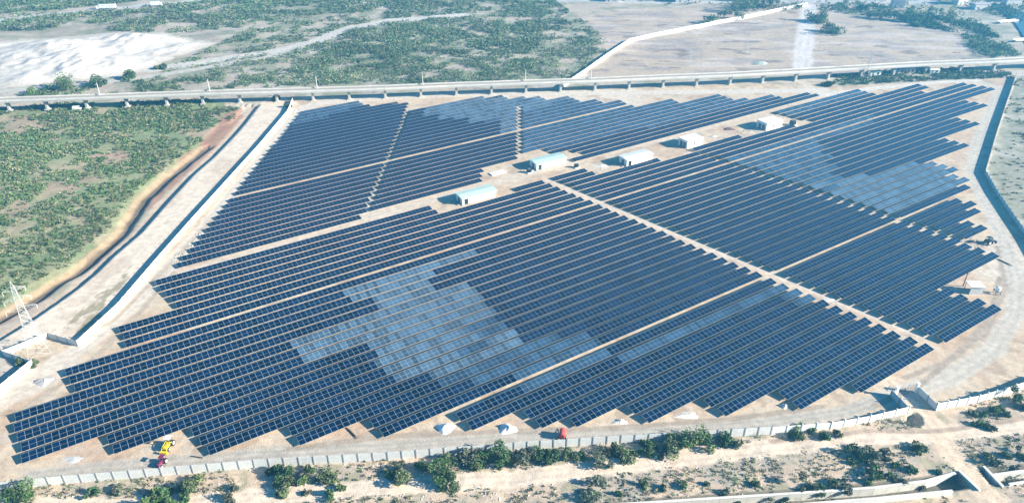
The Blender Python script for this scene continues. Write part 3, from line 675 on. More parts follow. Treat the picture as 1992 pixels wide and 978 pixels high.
for a, b in zip(PP[:-1], PP[1:]):
    d = b - a; L = np.linalg.norm(d); ang = math.atan2(d[1], d[0]); c = (a + b) / 2 - o0; n = np.array([-math.sin(ang), math.cos(ang)])
    dk.box((c[0], c[1], VZ + .4), (L - .03, 5.0, .8), ang); bedm.box((c[0], c[1], VZ + .9), (L - .01, 4.4, .2), ang)
    for s, m_ in ((-1, p1), (1, p2)): m_.box((c[0] + n[0] * 2.4 * s, c[1] + n[1] * 2.4 * s, VZ + 1.1), (L - .02, .22, .8), ang)
dk.build('deck', M['concrete'], t); bedm.build('track_bed', M['rail_bed'], t); p1.build('parapet', M['parapet_concrete'], t); p2.build('parapet', M['parapet_concrete'], t)
masts = [(194, 187), (409, 178), (618, 171), (823, 168), (1022, 158), (1150, 155)]
proto = None
pos_w = ['on the viaduct at its left end', 'on the viaduct above the left scrub field', 'on the viaduct above the first panel rows', 'on the viaduct behind the white wall end gap', 'on the viaduct just left of the far white wall', 'on the viaduct just right of the far white wall']
for (px, py), w in zip(masts, pos_w):
    a = np.array(at(px, py, VZ + .8)[:2]); i = int(np.argmin(np.hypot(*(PP - a).T)))
    dseg, _ = dline(np.array([a[0]]), np.array([a[1]]), PP)
    # snap on to the deck edge
    j = min(range(len(PP) - 1), key=lambda k: dline(np.array([a[0]]), np.array([a[1]]), PP[k:k + 2])[0][0])
    d = (PP[j + 1] - PP[j]); L = np.linalg.norm(d); d /= L; s = np.dot(a - PP[j], d); q = PP[j] + d * s + np.array([-d[1], d[0]]) * 1.6
    if proto is None:
        proto = thing('line_mast', 'thin pale line mast standing ' + w, 'mast', (q[0], q[1], VZ + .98), math.atan2(d[1], d[0]), 'line masts on the viaduct')
        mb = MB(); mb.bar((0, 0, -.05), (0, 0, 6.2), .22, .15, 8); mb.build('shaft', M['parapet_concrete'], proto)
        mb = MB(); mb.bar((0, 0, 5.6), (0, -2.4, 5.9), .08); mb.bar((0, 0, 5.0), (0, -1.8, 5.8), .05); mb.build('bracket', M['galvanised_steel'], proto)
    else:
        c = proto.copy(); COL.objects.link(c); c.location = (q[0], q[1], VZ + .98); c['label'] = 'thin pale line mast standing ' + w
        for ch in proto.children: copy_part(ch, c)

# ------------------------------------------------------------------ canal lining and culvert at the bottom right
mat('canal_concrete', (.66, .66, .62), .85, 0, .10, .6)
def canal_wall(label, px, h, z0, name='canal_wall'):
    pts = atl(px); t = thing(name, label, 'canal wall', (pts[0][0], pts[0][1], 0), 0, 'canal walls')
    mb = MB(); mc = MB()
    for a, b in zip(pts[:-1], pts[1:]):
        d = b - a; L = np.linalg.norm(d); ang = math.atan2(d[1], d[0]); n = max(1, round(L / 3))
        for i in range(n):
            p = a + d * (i + .5) / n - pts[0]
            mb.box((p[0], p[1], (h + z0) / 2), (L / n - .05, .3, h - z0), ang); mc.box((p[0], p[1], h + .05), (L / n - .03, .6, .14), ang)
    mb.build('lining', M['canal_concrete'], t); mc.build('coping', M['parapet_concrete'], t)
canal_wall('upper concrete canal wall running to the culvert at the bottom right', [(1180, 983), (1400, 969), (1560, 959), (1700, 949), (1800, 936), (1858, 920)], .15, -2.3)
canal_wall('lower concrete canal wall along the bottom edge', [(1300, 1000), (1560, 988), (1700, 977), (1850, 962)], 1.2, -2.3)
canal_wall('upper concrete canal wall right of the culvert road', [(1925, 925), (1992, 916), (2060, 906)], .15, -2.3)
canal_wall('lower concrete canal wall right of the culvert road', [(1962, 944), (2000, 938), (2060, 930)], .4, -2.3)
canal_wall('culvert head wall on the left of the dirt road', [(1864, 916), (1905, 955)], .35, -2.3, 'culvert_wall')
canal_wall('culvert head wall on the right of the dirt road', [(1912, 908), (1950, 948)], .35, -2.3, 'culvert_wall')

# ------------------------------------------------------------------ heaps, machines, vehicles
def heap(label, px, py, rx, ry, h, col, group=None, name='sand_heap', seed=0):
    a = at(px, py); n, k = 26, 9; v = []; f = []
    for i in range(k + 1):
        q = i / k; r = 1 - q
        for j in range(n):
            t_ = 2 * math.pi * j / n; w = 1 + .16 * math.sin(3 * t_ + seed) + .08 * math.sin(7 * t_ + 2 * seed) + rnd.uniform(-.03, .03)
            lump = .22 * math.sin(2 * t_ + seed * 1.7) * math.sin(q * 3.1) + .12 * math.sin(5 * t_ + seed) * math.sin(q * 3.1) + rnd.uniform(-.06, .06)
            v.append((rx * r * w * math.cos(t_) + .15 * rx * q, ry * r * w * math.sin(t_), -.15 + (h + .15) * (1 - (1 - q) ** 1.25) * .85 * (1 + lump * (q < 1))))
    for i in range(k):
        for j in range(n): f.append((i * n + j, i * n + (j + 1) % n, (i + 1) * n + (j + 1) % n, (i + 1) * n + j))
    mb = MB(); mb.add(v, f); mn = 'heap_%s' % label.split()[0]
    if mn not in M: mat(mn, col, .95, 0, .08, 2.0, .3)
    o = mb.build(name, M[mn], None, smooth=True); o.location = (a[0], a[1], 0); tag(o, label, 'heap', group); return o
G_ = 'heaps of sand and gravel'
heap('white sand heap beside the panel ends left of the red tanker', 866, 832, 2.4, 2.0, 1.35, (.82, .81, .80), G_)
heap('white stone heap nearest the red tanker on its left', 987, 834, 2.3, 1.9, 1.3, (.74, .73, .70), G_, seed=2)
heap('pale rubble heap by panel ends right of the red tanker', 1205, 820, 2.3, 1.2, .6, (.66, .60, .52), G_, seed=3)
heap('wide pale sand heap in the bay between panel ends below the middle', 1335, 808, 3.6, 1.6, .5, (.74, .66, .58), G_, seed=4)
heap('grey gravel heap on the bare ground left of the panels', 84, 742, 2.4, 2.0, 1.0, (.46, .45, .44), G_, seed=5)
heap('flat grey gravel spread at the lower left below the panel ends', 140, 893, 3.6, 1.6, .25, (.52, .52, .51), G_, seed=6)
heap('pale bag and sand heap by the panel end left of the gate', 1524, 790, 1.3, 1.0, .9, (.70, .68, .64), G_, seed=13)
heap('small white stone lump on the ground inside the gate wall', 1713, 802, 1.0, .7, .5, (.75, .73, .70), G_, seed=14)
heap('small white heap on the crossing of footpath and panels', 1612, 583, 2.6, 1.0, .35, (.76, .74, .72), G_, seed=7)
heap('brown spoil heap beside the dark machine at the east edge', 1893, 470, 2.4, 1.4, .7, (.34, .24, .19), G_, seed=8)
heap('dark brown spoil heap between the two white cabins', 1418, 252, 3.2, 1.8, 1.0, (.20, .12, .11), G_, seed=9)
heap('low white rubble heap below the service road left of the white roof', 1168, 323, 4.5, 2.0, .5, (.62, .60, .56), G_, seed=10)
heap('grey rubble heap right of the lower white cabin', 1386, 266, 3.0, 1.5, .6, (.52, .50, .47), G_, seed=11)
heap('green grey rubble heap on the plain behind the viaduct', 1478, 124, 5.0, 3.0, 1.4, (.40, .46, .42), G_, seed=12)

def wheels(t, spots, r, w):
    for x, y in spots:
        mb = MB(); mb.wheel((0, 0, 0), r, w); o = mb.build('wheel', M['tyre_rubber'], t, .03); o.location = (x, y, r)
        mb = MB(); mb.wheel((0, 0, 0), r * .55, w + .04, n=10); mb.build('rim', M['shutter_white'], o)
# red tanker trailer
a = at(1094, 850)
t = thing('tanker_trailer', 'red tanker trailer parked on the track inside the bottom wall', 'trailer', (a[0], a[1], 0), math.radians(80))
mb = MB(); mb.bar((-.95, 0, 1.25), (.95, 0, 1.25), .78, .78, 20); mb.bar((-1.1, 0, 1.25), (-.95, 0, 1.25), .5, .78, 20); mb.bar((.95, 0, 1.25), (1.1, 0, 1.25), .78, .5, 20); mb.build('tank', M['red_paint'], t)
mb = MB(); mb.bar((0, 0, 2.0), (0, 0, 2.2), .26, .26, 14); mb.build('hatch', M['red_paint'], t)
mb = MB(); mb.box((0, 0, .62), (2.6, .9, .16)); mb.bar((1.3, .35, .6), (2.6, 0, .55), .06); mb.bar((1.3, -.35, .6), (2.6, 0, .55), .06); mb.build('chassis', M['dark_paint'], t)
wheels(t, [(-.2, .78), (-.2, -.78)], .45, .28)
# yellow loader and maroon tractor
def tractor(label, px, py, rz, body, roof, loader, s=1.0):
    a = at(px, py); t = thing('loader' if loader else 'tractor', label, 'tractor', (a[0], a[1], 0), rz)
    mb = MB(); mb.box((1.15 * s, 0, 1.05 * s), (1.7 * s, .75 * s, .75 * s), 0, 0, .9); mb.box((1.9 * s, 0, .95 * s), (.2 * s, .65 * s, .6 * s)); mb.build('bonnet', body, t, .05)
    mb = MB(); mb.box((-.2 * s, 0, 1.0 * s), (1.3 * s, .95 * s, .6 * s)); mb.box((-.35 * s, .72 * s, 1.35 * s), (1.1 * s, .35 * s, .12 * s)); mb.box((-.35 * s, -.72 * s, 1.35 * s), (1.1 * s, .35 * s, .12 * s)); mb.build('body', body, t, .03)
    mb = MB()
    for x, y in ((-.85, -.55), (-.85, .55), (.35, -.55), (.35, .55)): mb.bar((x * s, y * s, 1.2 * s), (x * s, y * s, 2.45 * s), .05 * s)
    mb.build('cab_frame', M['dark_paint'], t)
    mb = MB(); mb.box((-.25 * s, 0, 2.5 * s), (1.6 * s, 1.4 * s, .12 * s)); mb.build('cab_roof', roof, t, .03)
    mb = MB(); mb.box((-.3 * s, 0, 1.5 * s), (.5 * s, .5 * s, .15 * s)); mb.box((-.55 * s, 0, 1.75 * s), (.12 * s, .5 * s, .5 * s)); mb.build('seat', M['tyre_rubber'], t)
    mb = MB(); mb.bar((1.2 * s, .2 * s, 1.4 * s), (1.2 * s, .2 * s, 2.2 * s), .05 * s); mb.build('exhaust', M['dark_paint'], t)
    wheels(t, [(-.45 * s, .75 * s), (-.45 * s, -.75 * s)], .75 * s, .4 * s); wheels(t, [(1.45 * s, .65 * s), (1.45 * s, -.65 * s)], .45 * s, .28 * s)
    if loader:
        mb = MB()
        for y in (-.6, .6): mb.bar((.2 * s, y * s, 1.5 * s), (1.7 * s, y * s, 1.3 * s), .08 * s); mb.bar((1.7 * s, y * s, 1.3 * s), (2.5 * s, y * s, .5 * s), .08 * s)
        mb.build('loader_arm', body, t)
        mb = MB(); mb.profile([(-.9 * s, .1 * s), (.9 * s, .1 * s), (.9 * s, .8 * s), (-.9 * s, .8 * s)], 2.4 * s, 2.9 * s); mb.build('bucket', body, t)
    return t
tractor('yellow loader with white cab roof parked by panel ends at lower left', 330, 867, math.radians(-95), M['yellow_paint'], M['white_paint'], True, .95)
tractor('maroon tractor parked just below the yellow loader at lower left', 317, 901, math.radians(-100), M['maroon_paint'], M['maroon_paint'], False, .8)
tractor('dark blue tractor beside the brown spoil heap at the east edge', 1922, 474, math.radians(20), M['dark_paint'], M['dark_paint'], True, 1.0)
# lorry on the far road
def lorry(label, px, py, rz, L, col, group):
    a = at(px, py); t = thing('lorry', label, 'lorry', (a[0], a[1], gz(a[0], a[1]) + .02), rz, group)
    mb = MB(); mb.box((-.5, 0, 2.3), (L - 3, 2.5, 2.7)); mb.build('cargo_box', col, t, .05)
    mb = MB(); mb.box((L / 2 - .9, 0, 1.7), (2.0, 2.4, 2.4), 0, 0, .93); cb = mb.build('cab', M['white_paint'], t, .08); mb = MB(); mb.box((L / 2 + .1, 0, 2.2), (.08, 2.0, .8)); mb.build('windscreen', M['glass_dark'], cb)
    mb = MB(); mb.box((0, 0, .8), (L - .5, 1.0, .25)); mb.build('chassis', M['dark_paint'], t)
    wheels(t, [(L / 2 - 1, 1.05), (L / 2 - 1, -1.05), (-L / 2 + 1.5, 1.05), (-L / 2 + 1.5, -1.05), (-L / 2 + 2.8, 1.05), (-L / 2 + 2.8, -1.05)], .5, .35)
lorry('long white lorry on the far road at the top left', 209, 19, math.radians(186), 15, M['white_paint'], 'far vehicles')
lorry('short white lorry ahead on the far road, right of the long one', 304, 13, math.radians(8), 9, M['white_paint'], 'far vehicles')
a = at(149, 212)
t = thing('white_van', 'small white van parked under the viaduct at the left', 'van', (a[0], a[1], gz(a[0], a[1])), .1)
mb = MB(); mb.profile([(-.8, .35), (.8, .35), (.8, 1.2), (.65, 1.95), (-.65, 1.95), (-.8, 1.2)], -1.6, 1.4); mb.profile([(-.8, .35), (.8, .35), (.75, 1.05), (-.75, 1.05)], 1.4, 2.1); mb.build('body', M['white_paint'], t)
mb = MB(); mb.box((1.43, 0, 1.5), (.06, 1.2, .6)); mb.build('windscreen', M['glass_dark'], t)
wheels(t, [(1.3, .75), (1.3, -.75), (-1, .75), (-1, -.75)], .34, .22)
# timber lying on the ground
def beam(label, px0, px1, r=.12):
    a, b = at(*px0), at(*px1); mb = MB(); mb.bar((0, 0, r), (b[0] - a[0], b[1] - a[1], r + .1), r, r * .8, 8); mb.bar(((b[0] - a[0]) * .1 + .25, (b[1] - a[1]) * .1, r), ((b[0] - a[0]) * .8 + .25, (b[1] - a[1]) * .8, r), r * .7, r * .6, 8)
    o = mb.build('timber_beam', M['dark_wood'], None); o.location = (a[0], a[1], 0); tag(o, label, 'timber', 'timber lying on the ground')
beam('dark timber lying below the panel ends left of the white heaps', (674, 832), (695, 853)); beam('short dark timber lying by the bottom wall right of the maroon tractor', (373, 887), (395, 891))
beam('long dark timber lying on bare ground at the east end of a panel row', (1940, 504), (1970, 518))
# shacks under the viaduct, and the far town
mat('tarp_blue', (.05, .22, .50), .6); mat('shack_tin', (.50, .48, .46), .6, .2); mat('far_wall', (.62, .60, .58), .8); mat('far_roof', (.42, .40, .42), .8); mat('teal_tin', (.22, .42, .40), .6)
def hut(name, label, px, py, w, d, h, rz, wm, rm, group, cat='hut', win=True):
    a = at(px, py); t = thing(name, label, cat, (a[0], a[1], gz(a[0], a[1])), rz, group)
    mb = MB(); mb.box((0, 0, h / 2 - .2), (w, d, h + .4)); mb.build('wall', M[wm], t)
    mb = MB(); mb.profile([(-d / 2 - .3, h + .03), (d / 2 + .3, h + .03), (d / 2 + .3, h + .15), (0, h + .55), (-d / 2 - .3, h + .15)], -w / 2 - .3, w / 2 + .3); mb.build('roof', M[rm], t)
    mb = MB(); mb.box((-w * .25, -d / 2 - .03, 1.0), (.9, .1, 2.0)); mb.build('door', M['door_grey'], t)
    if win: mb = MB(); mb.box((w * .22, -d / 2 - .03, 1.5), (1.1, .1, .9)); mb.build('window', M['glass_dark'], t)
gs = 'shacks beside the viaduct'
hut('shack', 'shack with bright blue tarpaulin roof below the viaduct', 1745, 142, 6, 4, 2.4, .2, 'shack_tin', 'tarp_blue', gs)
hut('shack', 'tin shack just right of the blue roofed one', 1768, 141, 5, 4, 2.3, -.1, 'shack_tin', 'shack_tin', gs)
hut('shack', 'dark roofed shack right of the tin one below the viaduct', 1790, 139, 5, 4, 2.2, .15, 'door_grey', 'door_grey', gs)
hut('shack', 'white shack at the right end of the shack row', 1815, 143, 5, 3, 2.2, .0, 'white_wall', 'shutter_white', gs)
hut('shack', 'white shack with teal roof left of the blue roofed one', 1700, 147, 6, 3, 2.2, .1, 'white_wall', 'teal_tin', gs)
gf = 'far houses at the top right'
for i, (px, py, w, h, wd) in enumerate([(1745, 14, 9, 6, 'far pale house alone above the tree line at top right'), (1868, 8, 12, 7, 'far white house on the horizon side left of the river'), (1965, 12, 12, 5, 'far pale house above the river bend'),
                                        (1330, 3, 14, 6, 'far pale house above the far white wall'), (1445, 2, 9, 9, 'far narrow pale house behind the dark trees'), (1985, 4, 16, 7, 'far long white house at the top right corner'), (1190, 3, 10, 5, 'far small pale house above the scrub'), (1905, 18, 12, 4, 'far low pale house just left of the river')]):
    hut('far_house', wd, px, py, w, 7, h, rnd.uniform(-.3, .3), 'far_wall', 'far_roof', gf, 'house')
for i, (pa_, pb_, lb) in enumerate((((1942, 46), (1978, 43), 'narrow white footbridge over the river, upper one'), ((1972, 82), (2012, 79), 'narrow white footbridge over the river, lower one by the viaduct'))):
    a, b = np.array(at(*pa_)[:2]), np.array(at(*pb_)[:2]); d = b - a; L = np.linalg.norm(d)
    t = thing('footbridge', lb, 'bridge', (a[0], a[1], 0), math.atan2(d[1], d[0]), 'footbridges')
    mb = MB(); mb.box((L / 2, 0, .9), (L, 2.4, .5)); mb.build('deck', M['parapet_concrete'], t)
    for y in (-1.2, 1.2): mb = MB(); mb.box((L / 2, y, 1.55), (L, .15, .8)); mb.build('parapet', M['parapet_concrete'], t)
    mb = MB(); mb.box((L * .5, 0, .2), (.8, 2.0, 1.2)); mb.build('pier', M['concrete'], t)

# ------------------------------------------------------------------ vegetation
def leaf_cloud(cx, cy, cz, rx, ry, rz, n, size, col, lobes=5):
    """n leaf sprays spread through several lobes; returns corner vertices (n,3,3) and colours (n,3)"""
    lc = rng.normal(0, .50, (lobes, 3)); lc[:, 2] = np.abs(lc[:, 2]) * .8 + .15
    lr = rng.uniform(.26, .56, lobes)
    k = rng.integers(0, lobes, n)
    d = rng.normal(0, 1, (n, 3)); d /= np.linalg.norm(d, axis=1)[:, None]; r = rng.uniform(.35, 1, n) ** .5
    p = lc[k] + d * (lr[k] * r)[:, None]; p[:, 2] = np.maximum(p[:, 2], .03)
    c = np.stack([cx + p[:, 0] * rx, cy + p[:, 1] * ry, cz + p[:, 2] * rz], 1)
    a = rng.normal(0, 1, (n, 3)); b = rng.normal(0, 1, (n, 3)); b[:, 2] *= .6; a[:, 2] *= .6
    a /= np.linalg.norm(a, axis=1)[:, None]; b /= np.linalg.norm(b, axis=1)[:, None]
    s = size * rng.uniform(.6, 1.3, n)[:, None]
    tri = np.stack([c - a * s * .6, c + a * s * .6 + b * s * .3, c + b * s], 1)
    col = np.array(col)[None, :] * (lob_t := rng.uniform(.7, 1.35, lobes))[k][:, None] * rng.uniform(.7, 1.3, (n, 1))
    dry = rng.random(n) < .10; col[dry] = col[dry].mean(1)[:, None] * np.array([[1.55, 1.35, .95]])
    return tri, col
def leaves(name, tris, cols, parent=None, m=None):
    v = np.concatenate(tris).reshape(-1, 3); c = np.repeat(np.concatenate(cols), 3, axis=0)
    q = np.arange(len(v)).reshape(-1, 3); o = quadmesh(name, v, q, c, False); o.data.materials.append(M['leaf'])
    if parent is not None: o.parent = parent
    return o
mat('bark', (.10, .08, .06), .95)
GRN = [(.072, .145, .048), (.092, .155, .052), (.115, .160, .070), (.060, .122, .048)]
GRY = [(.13, .15, .10), (.11, .13, .09)]
def shrub(px, py, r, label, group, col, h=None, n=None, name='shrub', z=0.0):
    a = at(px, py + r * .35); dist = math.hypot(a[0], a[1] , CAMH)
    R = r * dist / FPX; h = h or R * .95
    t = thing(name, label, 'shrub', (a[0], a[1], gz(a[0], a[1])), 0, group)
    n = n or int(min(1500, 120 + 260 * R * R)); sz = .42 if dist < 260 else .42 * dist / 260
    tri, c = leaf_cloud(0, 0, 0, R, R, h, n, sz, col, max(4, int(3 + R * 2)))
    leaves('foliage', [tri], [c], t)
    mb = MB()
    for k in range(4):
        q = rng.normal(0, .4, 2); mb.bar((q[0] * .2, q[1] * .2, -.15), (q[0] * R, q[1] * R, h * .55), .06, .025, 5)
    mb.build('stem', M['bark'], t)
    return t
bot = [(43, 966, 34), (240, 950, 12), (294, 966, 22), (330, 971, 20), (366, 945, 24), (358, 968, 18), (445, 963, 16), (180, 958, 12), (530, 915, 14), (554, 920, 25), (587, 930, 20), (559, 950, 18), (600, 955, 10), (643, 925, 20), (658, 950, 10), (638, 963, 12), (778, 907, 13), (781, 927, 24), (757, 922, 12),
       (820, 905, 16), (858, 912, 36), (872, 930, 26), (909, 892, 24), (925, 905, 15), (943, 890, 18), (973, 886, 24), (996, 895, 14), (1015, 889, 20), (1041, 879, 16), (1064, 886, 20), (1110, 881, 18), (1135, 885, 13), (1174, 886, 20), (1200, 872, 13), (1220, 884, 20), (1236, 875, 12), (1266, 871, 20), (1285, 880, 14), (1302, 866, 26), (1337, 853, 32),
       (1371, 858, 26), (1409, 858, 20), (1434, 858, 13), (1553, 843, 20), (1581, 835, 12), (1602, 848, 14), (1625, 842, 9)]
for i, (px, py, r) in enumerate(sorted(bot)):
    g = (i * 7) % 5; col = GRN[(i * 3) % 4] if g < 4 else GRY[i % 2]
    word = 'large' if r >= 24 else 'small' if r <= 13 else 'medium'
    shrub(px, py, r * .86, f'{word} {"grey green" if g == 4 else "green"} shrub outside the bottom wall, {ordn(i + 1)} counting from the left edge', 'shrubs along the bottom wall', col)
low = [(1148, 953, 25), (1205, 960, 9), (1250, 940, 10), (1290, 950, 9), (1330, 945, 10), (1375, 940, 9), (1410, 955, 11), (1440, 962, 10), (1470, 940, 9), (1500, 955, 12), (1525, 955, 12), (1556, 953, 14), (1579, 945, 16), (1600, 947, 14), (1622, 941, 13), (1645, 943, 14), (1668, 881, 18), (1690, 884, 20), (1712, 888, 15), (1655, 895, 10), (1700, 918, 16), (1722, 922, 12),
       (1740, 905, 8), (1773, 914, 12), (1781, 871, 14), (1797, 876, 10), (1826, 916, 9), (1795, 930, 12), (1745, 930, 12), (1690, 935, 10), (1893, 802, 9), (1912, 806, 8), (1937, 797, 13), (1955, 805, 8), (1975, 779, 16), (1988, 790, 12), (1906, 825, 11), (1925, 832, 9), (1972, 905, 20), (1939, 902, 14), (1925, 888, 10), (1985, 880, 12), (1955, 885, 10)]
for i, (px, py, r) in enumerate(sorted(low)):
    g = (i * 5) % 3; col = GRY[i % 2] if g == 0 else GRN[(i * 3) % 4]
    if (px, py) == (1148, 953): col = (.12, .16, .11)
    word = 'large' if r >= 18 else 'small' if r <= 10 else 'medium'
    shrub(px, py, r * .8, f'{word} {"grey" if g == 0 else "green"} shrub below the bottom dirt road, {ordn(i + 1)} counting from the left', 'shrubs below the bottom dirt road', col, h=None)
iso = [(127, 166, 20, 'round green shrub at the foot of the white sand, left one'), (250, 150, 11, 'small round green shrub at the foot of the white sand, right one'), (195, 162, 14, 'wide low shrub at the foot of the white sand between two round ones'), (60, 182, 12, 'green shrub behind the left end of the viaduct'),
       (310, 132, 8, 'small shrub at the right tip of the white sand'), (45, 702, 10, 'dense green shrub inside the wall jog beside the pylon'), (70, 705, 8, 'small green shrub at the foot of the pylon'), (535, 192, 8, 'dark shrub between the embankment track end and the white wall'), (562, 206, 6, 'small shrub just right of the white wall top end'), (1590, 36, 16, 'dark shrub beside the dirt track on the plain, upper one'), (1615, 60, 14, 'grey shrub beside the dirt track on the plain, lower one'), (1675, 18, 8, 'lone dark shrub on the plain near the top'), (1610, 165, 9, 'dark shrub beside the track below the viaduct')]
for px, py, r, lb in iso: shrub(px, py, r, lb, 'lone shrubs', GRN[rnd.randrange(4)])
# trees on the far side
def tree(label, px, py, h, w, col, group):
    a = at(px, py); t = thing('far_tree', label, 'tree', (a[0], a[1], gz(a[0], a[1])), 0, group)
    mb = MB(); mb.bar((0, 0, -.3), (0, 0, h * .5), .28, .16, 7)
    for k in range(4):
        q = rng.normal(0, 1, 2); mb.bar((0, 0, h * .35), (q[0] * w * .25, q[1] * w * .25, h * .7), .13, .05, 5)
    mb.build('trunk', M['bark'], t)
    tri, c = leaf_cloud(0, 0, h * .25, w / 2 * 1.1, w / 2 * 1.1, h * .75, 420, .95, col, 8); leaves('crown', [tri], [c], t)
TR = [(1408, 34, 6, 8), (1425, 26, 8, 9), (1440, 22, 9, 9), (1455, 20, 10, 9), (1468, 17, 10, 9), (1482, 17, 11, 9), (1497, 15, 10, 9), (1510, 14, 9, 8), (1385, 45, 5, 8), (1432, 36, 6, 9)]
for i, (px, py, h, w) in enumerate(sorted(TR)): tree(f'dark far tree in the clump above the far white wall, {ordn(i + 1)} from its left end', px, py, h, w, GRN[i % 4], 'trees above the far white wall')
TR = [(1715, 38, 6, 10), (1738, 40, 6, 11), (1760, 42, 6, 10), (1785, 42, 7, 10), (1808, 43, 6, 10), (1828, 45, 7, 9), (1848, 52, 9, 9), (1852, 40, 8, 9), (1876, 58, 8, 8), (1700, 36, 5, 9), (1770, 32, 6, 9), (1820, 32, 6, 9)]
for i, (px, py, h, w) in enumerate(sorted(TR)): tree(f'far tree in the row along the top of the plain, {ordn(i + 1)} from its left end', px, py, h, w, GRN[(i + 1) % 4], 'trees along the plain')

def scatter(name, zones, cap, kind_label):
    """scrub nobody could count: one mesh per zone set"""
    T, C = [], []
    for poly, n, rmin, rmax, hk, pal, nl, thr, sc in zones:
        x0, y0 = poly.min(0); x1, y1 = poly.max(0)
        x, y = rng.uniform(x0, x1, n), rng.uniform(y0, y1, n)
        ok = inpoly(x, y, poly) & (fbm(x, y, sc, 77, 3) > thr + rng.uniform(-.06, .06, n))
        for line, w, _ in ROADS: ok &= dline(x, y, line)[0] > w * .9
        wx, wy = x + (fbm(x, y, 12, 161) - .5) * 16, y + (fbm(x, y, 12, 171) - .5) * 16
        for b in BARE: ok &= ~inpoly(wx, wy, b) | (rng.random(n) < .12)
        ok &= dline(x, y, DRAIN)[0] > 5.0
        ok &= ~inpoly(x, y, WHITE)
        x, y = x[ok], y[ok]; z = relief(x, y); tone = .62 + .85 * fbm(x, y, 28, 181, 3) ** 1.0; big = fbm(x, y, 18, 191, 2) ** 2 * 2.2
        for i in range(len(x)):
            r = rng.uniform(rmin, rmin + (rmax - rmin) * min(1.6, .35 + big[i])); dist = math.hypot(x[i], y[i])
            t, c = leaf_cloud(x[i], y[i], z[i], r, r, r * hk, nl, max(.30, .0016 * dist), pal[rng.integers(0, len(pal))], 4)
            T.append(t); C.append(c * tone[i])
    o = leaves(name, T, C); tag(o, kind_label, 'scrub', None, 'stuff'); return o
MIX = GRN + [(.10, .12, .06)]
MIX2 = GRN + [(.13, .15, .08), (.16, .16, .09), (.09, .14, .06)]
MIX3 = [(.085, .16, .07), (.11, .18, .075), (.14, .20, .10), (.07, .135, .06), (.20, .22, .13), (.17, .19, .12)]
DRY2 = [(.20, .19, .11), (.15, .18, .09), (.10, .15, .07), (.09, .14, .055), (.24, .20, .14)]
DRY = [(.20, .19, .11), (.15, .16, .09), (.10, .13, .07), (.07, .10, .04)]
scatter('scrub', [(FIELD, 15000, .55, 1.5, .65, [(.085, .160, .050), (.105, .175, .065), (.15, .18, .085), (.065, .135, .045), (.22, .22, .13)], 28, .34, 11)], 0, 'dense green scrub filling the field left of the drain')
scatter('scrub', [(DENSE, 13000, 1.0, 2.7, .8, MIX3, 18, .49, 10), (SCRUB, 22000, .8, 2.6, .75, MIX3, 16, .46, 11)], 0, 'acacia scrub spread behind the viaduct')
scatter('scrub', [(NWSCRUB, 5000, 1.1, 2.8, .8, MIX3, 20, .42, 14), (FARLEFT, 6500, 1.3, 3.2, .9, MIX3, 20, .36, 20), (STRIP, 2200, .9, 2.0, .8, MIX, 24, .50, 12)], 0, 'scattered scrub round the white sand at the top left')
scatter('scrub', [(RUNDER, 1800, .8, 1.9, .8, MIX, 24, .42, 10), (TOPRIGHT, 2300, 1.3, 3.0, .9, MIX, 24, .50, 16), (TOPFAR, 2600, 1.6, 3.6, .9, MIX, 20, .44, 26)], 0, 'scrub along the viaduct foot and the top right')
scatter('dry_weeds', [(EASTLAND, 5200, .35, .9, .6, DRY, 18, .45, 8), (SOUTH, 11000, .22, .75, .6, DRY2, 16, .45, 6)], 0, 'low dry weeds on the rough ground outside the walls')

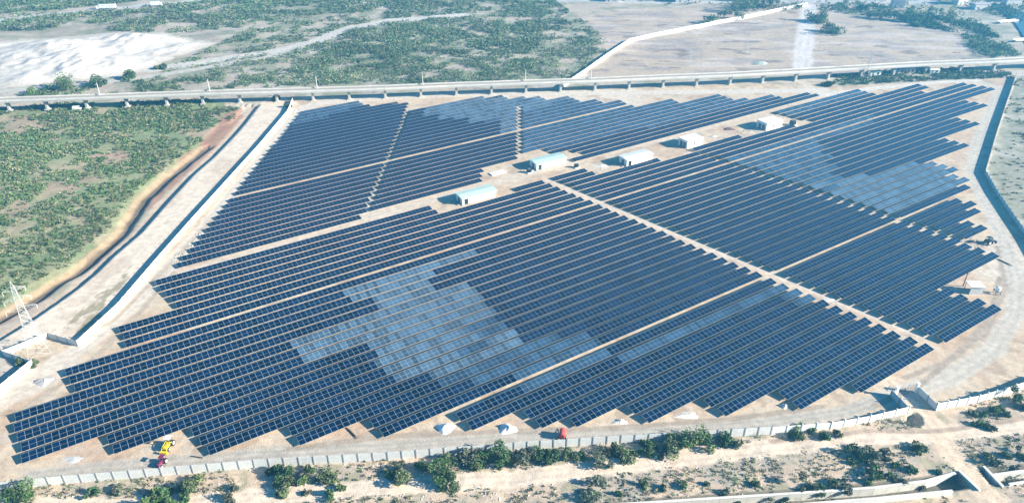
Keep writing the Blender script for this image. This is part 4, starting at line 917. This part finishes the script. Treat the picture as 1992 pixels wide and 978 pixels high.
# small stones and rubble
def rubble(name, zones, label):
    v, q = [], []
    V_, Q_, C_ = [], [], []; n0 = 0
    for poly, n, s0, s1, thr in zones:
        x0, y0 = poly.min(0); x1, y1 = poly.max(0); x, y = rng.uniform(x0, x1, n), rng.uniform(y0, y1, n)
        ok = inpoly(x, y, poly) & (fbm(x, y, 4, 123, 3) > thr)
        for line, w, _ in ROADS[:2]: ok &= dline(x, y, line)[0] > w * .9
        x, y = x[ok], y[ok]; z = relief(x, y)
        for i in range(len(x)):
            s = rng.uniform(s0, s1); p = np.array([(1, 0, 0), (-1, .2, 0), (0, 1, .1), (.1, -1, 0), (.1, 0, .8), (0, 0, -.4)]) * s * rng.uniform(.6, 1.3, (6, 1))
            a = rng.uniform(0, 6.28); R = np.array([[math.cos(a), -math.sin(a), 0], [math.sin(a), math.cos(a), 0], [0, 0, 1]])
            V_.append(p @ R.T + [x[i], y[i], z[i]])
            Q_.append(np.array([(0, 2, 4), (2, 1, 4), (1, 3, 4), (3, 0, 4), (2, 0, 5), (1, 2, 5), (3, 1, 5), (0, 3, 5)]) + n0); n0 += 6
            b = rng.uniform(.25, .62); C_.append(np.tile(np.array([b, b * .94, b * .88]), (6, 1)))
    o = quadmesh(name, np.concatenate(V_), np.concatenate(Q_), np.concatenate(C_), False); o.data.materials.append(M['soil']); tag(o, label, 'rubble', None, 'stuff')
rubble('rubble', [(SOUTH, 9000, .08, .28, .5), (atl([(1125, 330), (1200, 312), (1300, 292), (1325, 285), (1325, 297), (1180, 330), (1160, 336)]), 700, .12, .4, .3), (atl([(1375, 275), (1480, 240), (1480, 262), (1390, 285)]), 500, .12, .45, .3), (atl([(1000, 300), (1110, 290), (1110, 330), (985, 350)]), 300, .1, .3, .5),
                  (atl([(330, 505), (385, 450), (400, 455), (345, 520)]), 300, .15, .4, .4), (atl([(1860, 455), (1910, 445), (1930, 480), (1880, 485)]), 200, .12, .35, .3)], 'loose stones and rubble on the rough ground')

# ------------------------------------------------------------------ air
hm = bpy.data.materials.new('air_haze'); hm.use_nodes = True; nt = hm.node_tree; nt.nodes.remove(nt.nodes['Principled BSDF'])
pv = nt.nodes.new('ShaderNodeVolumePrincipled'); pv.inputs['Color'].default_value = (.12, .54, 1.0, 1); pv.inputs['Density'].default_value = HAZE; pv.inputs['Anisotropy'].default_value = 0.2
nt.links.new(pv.outputs[0], nt.nodes['Material Output'].inputs['Volume'])
mb = MB(); mb.box((0, 0, 60), (4600, 4600, 150)); hz = mb.build('haze', hm); tag(hz, kind='stuff')
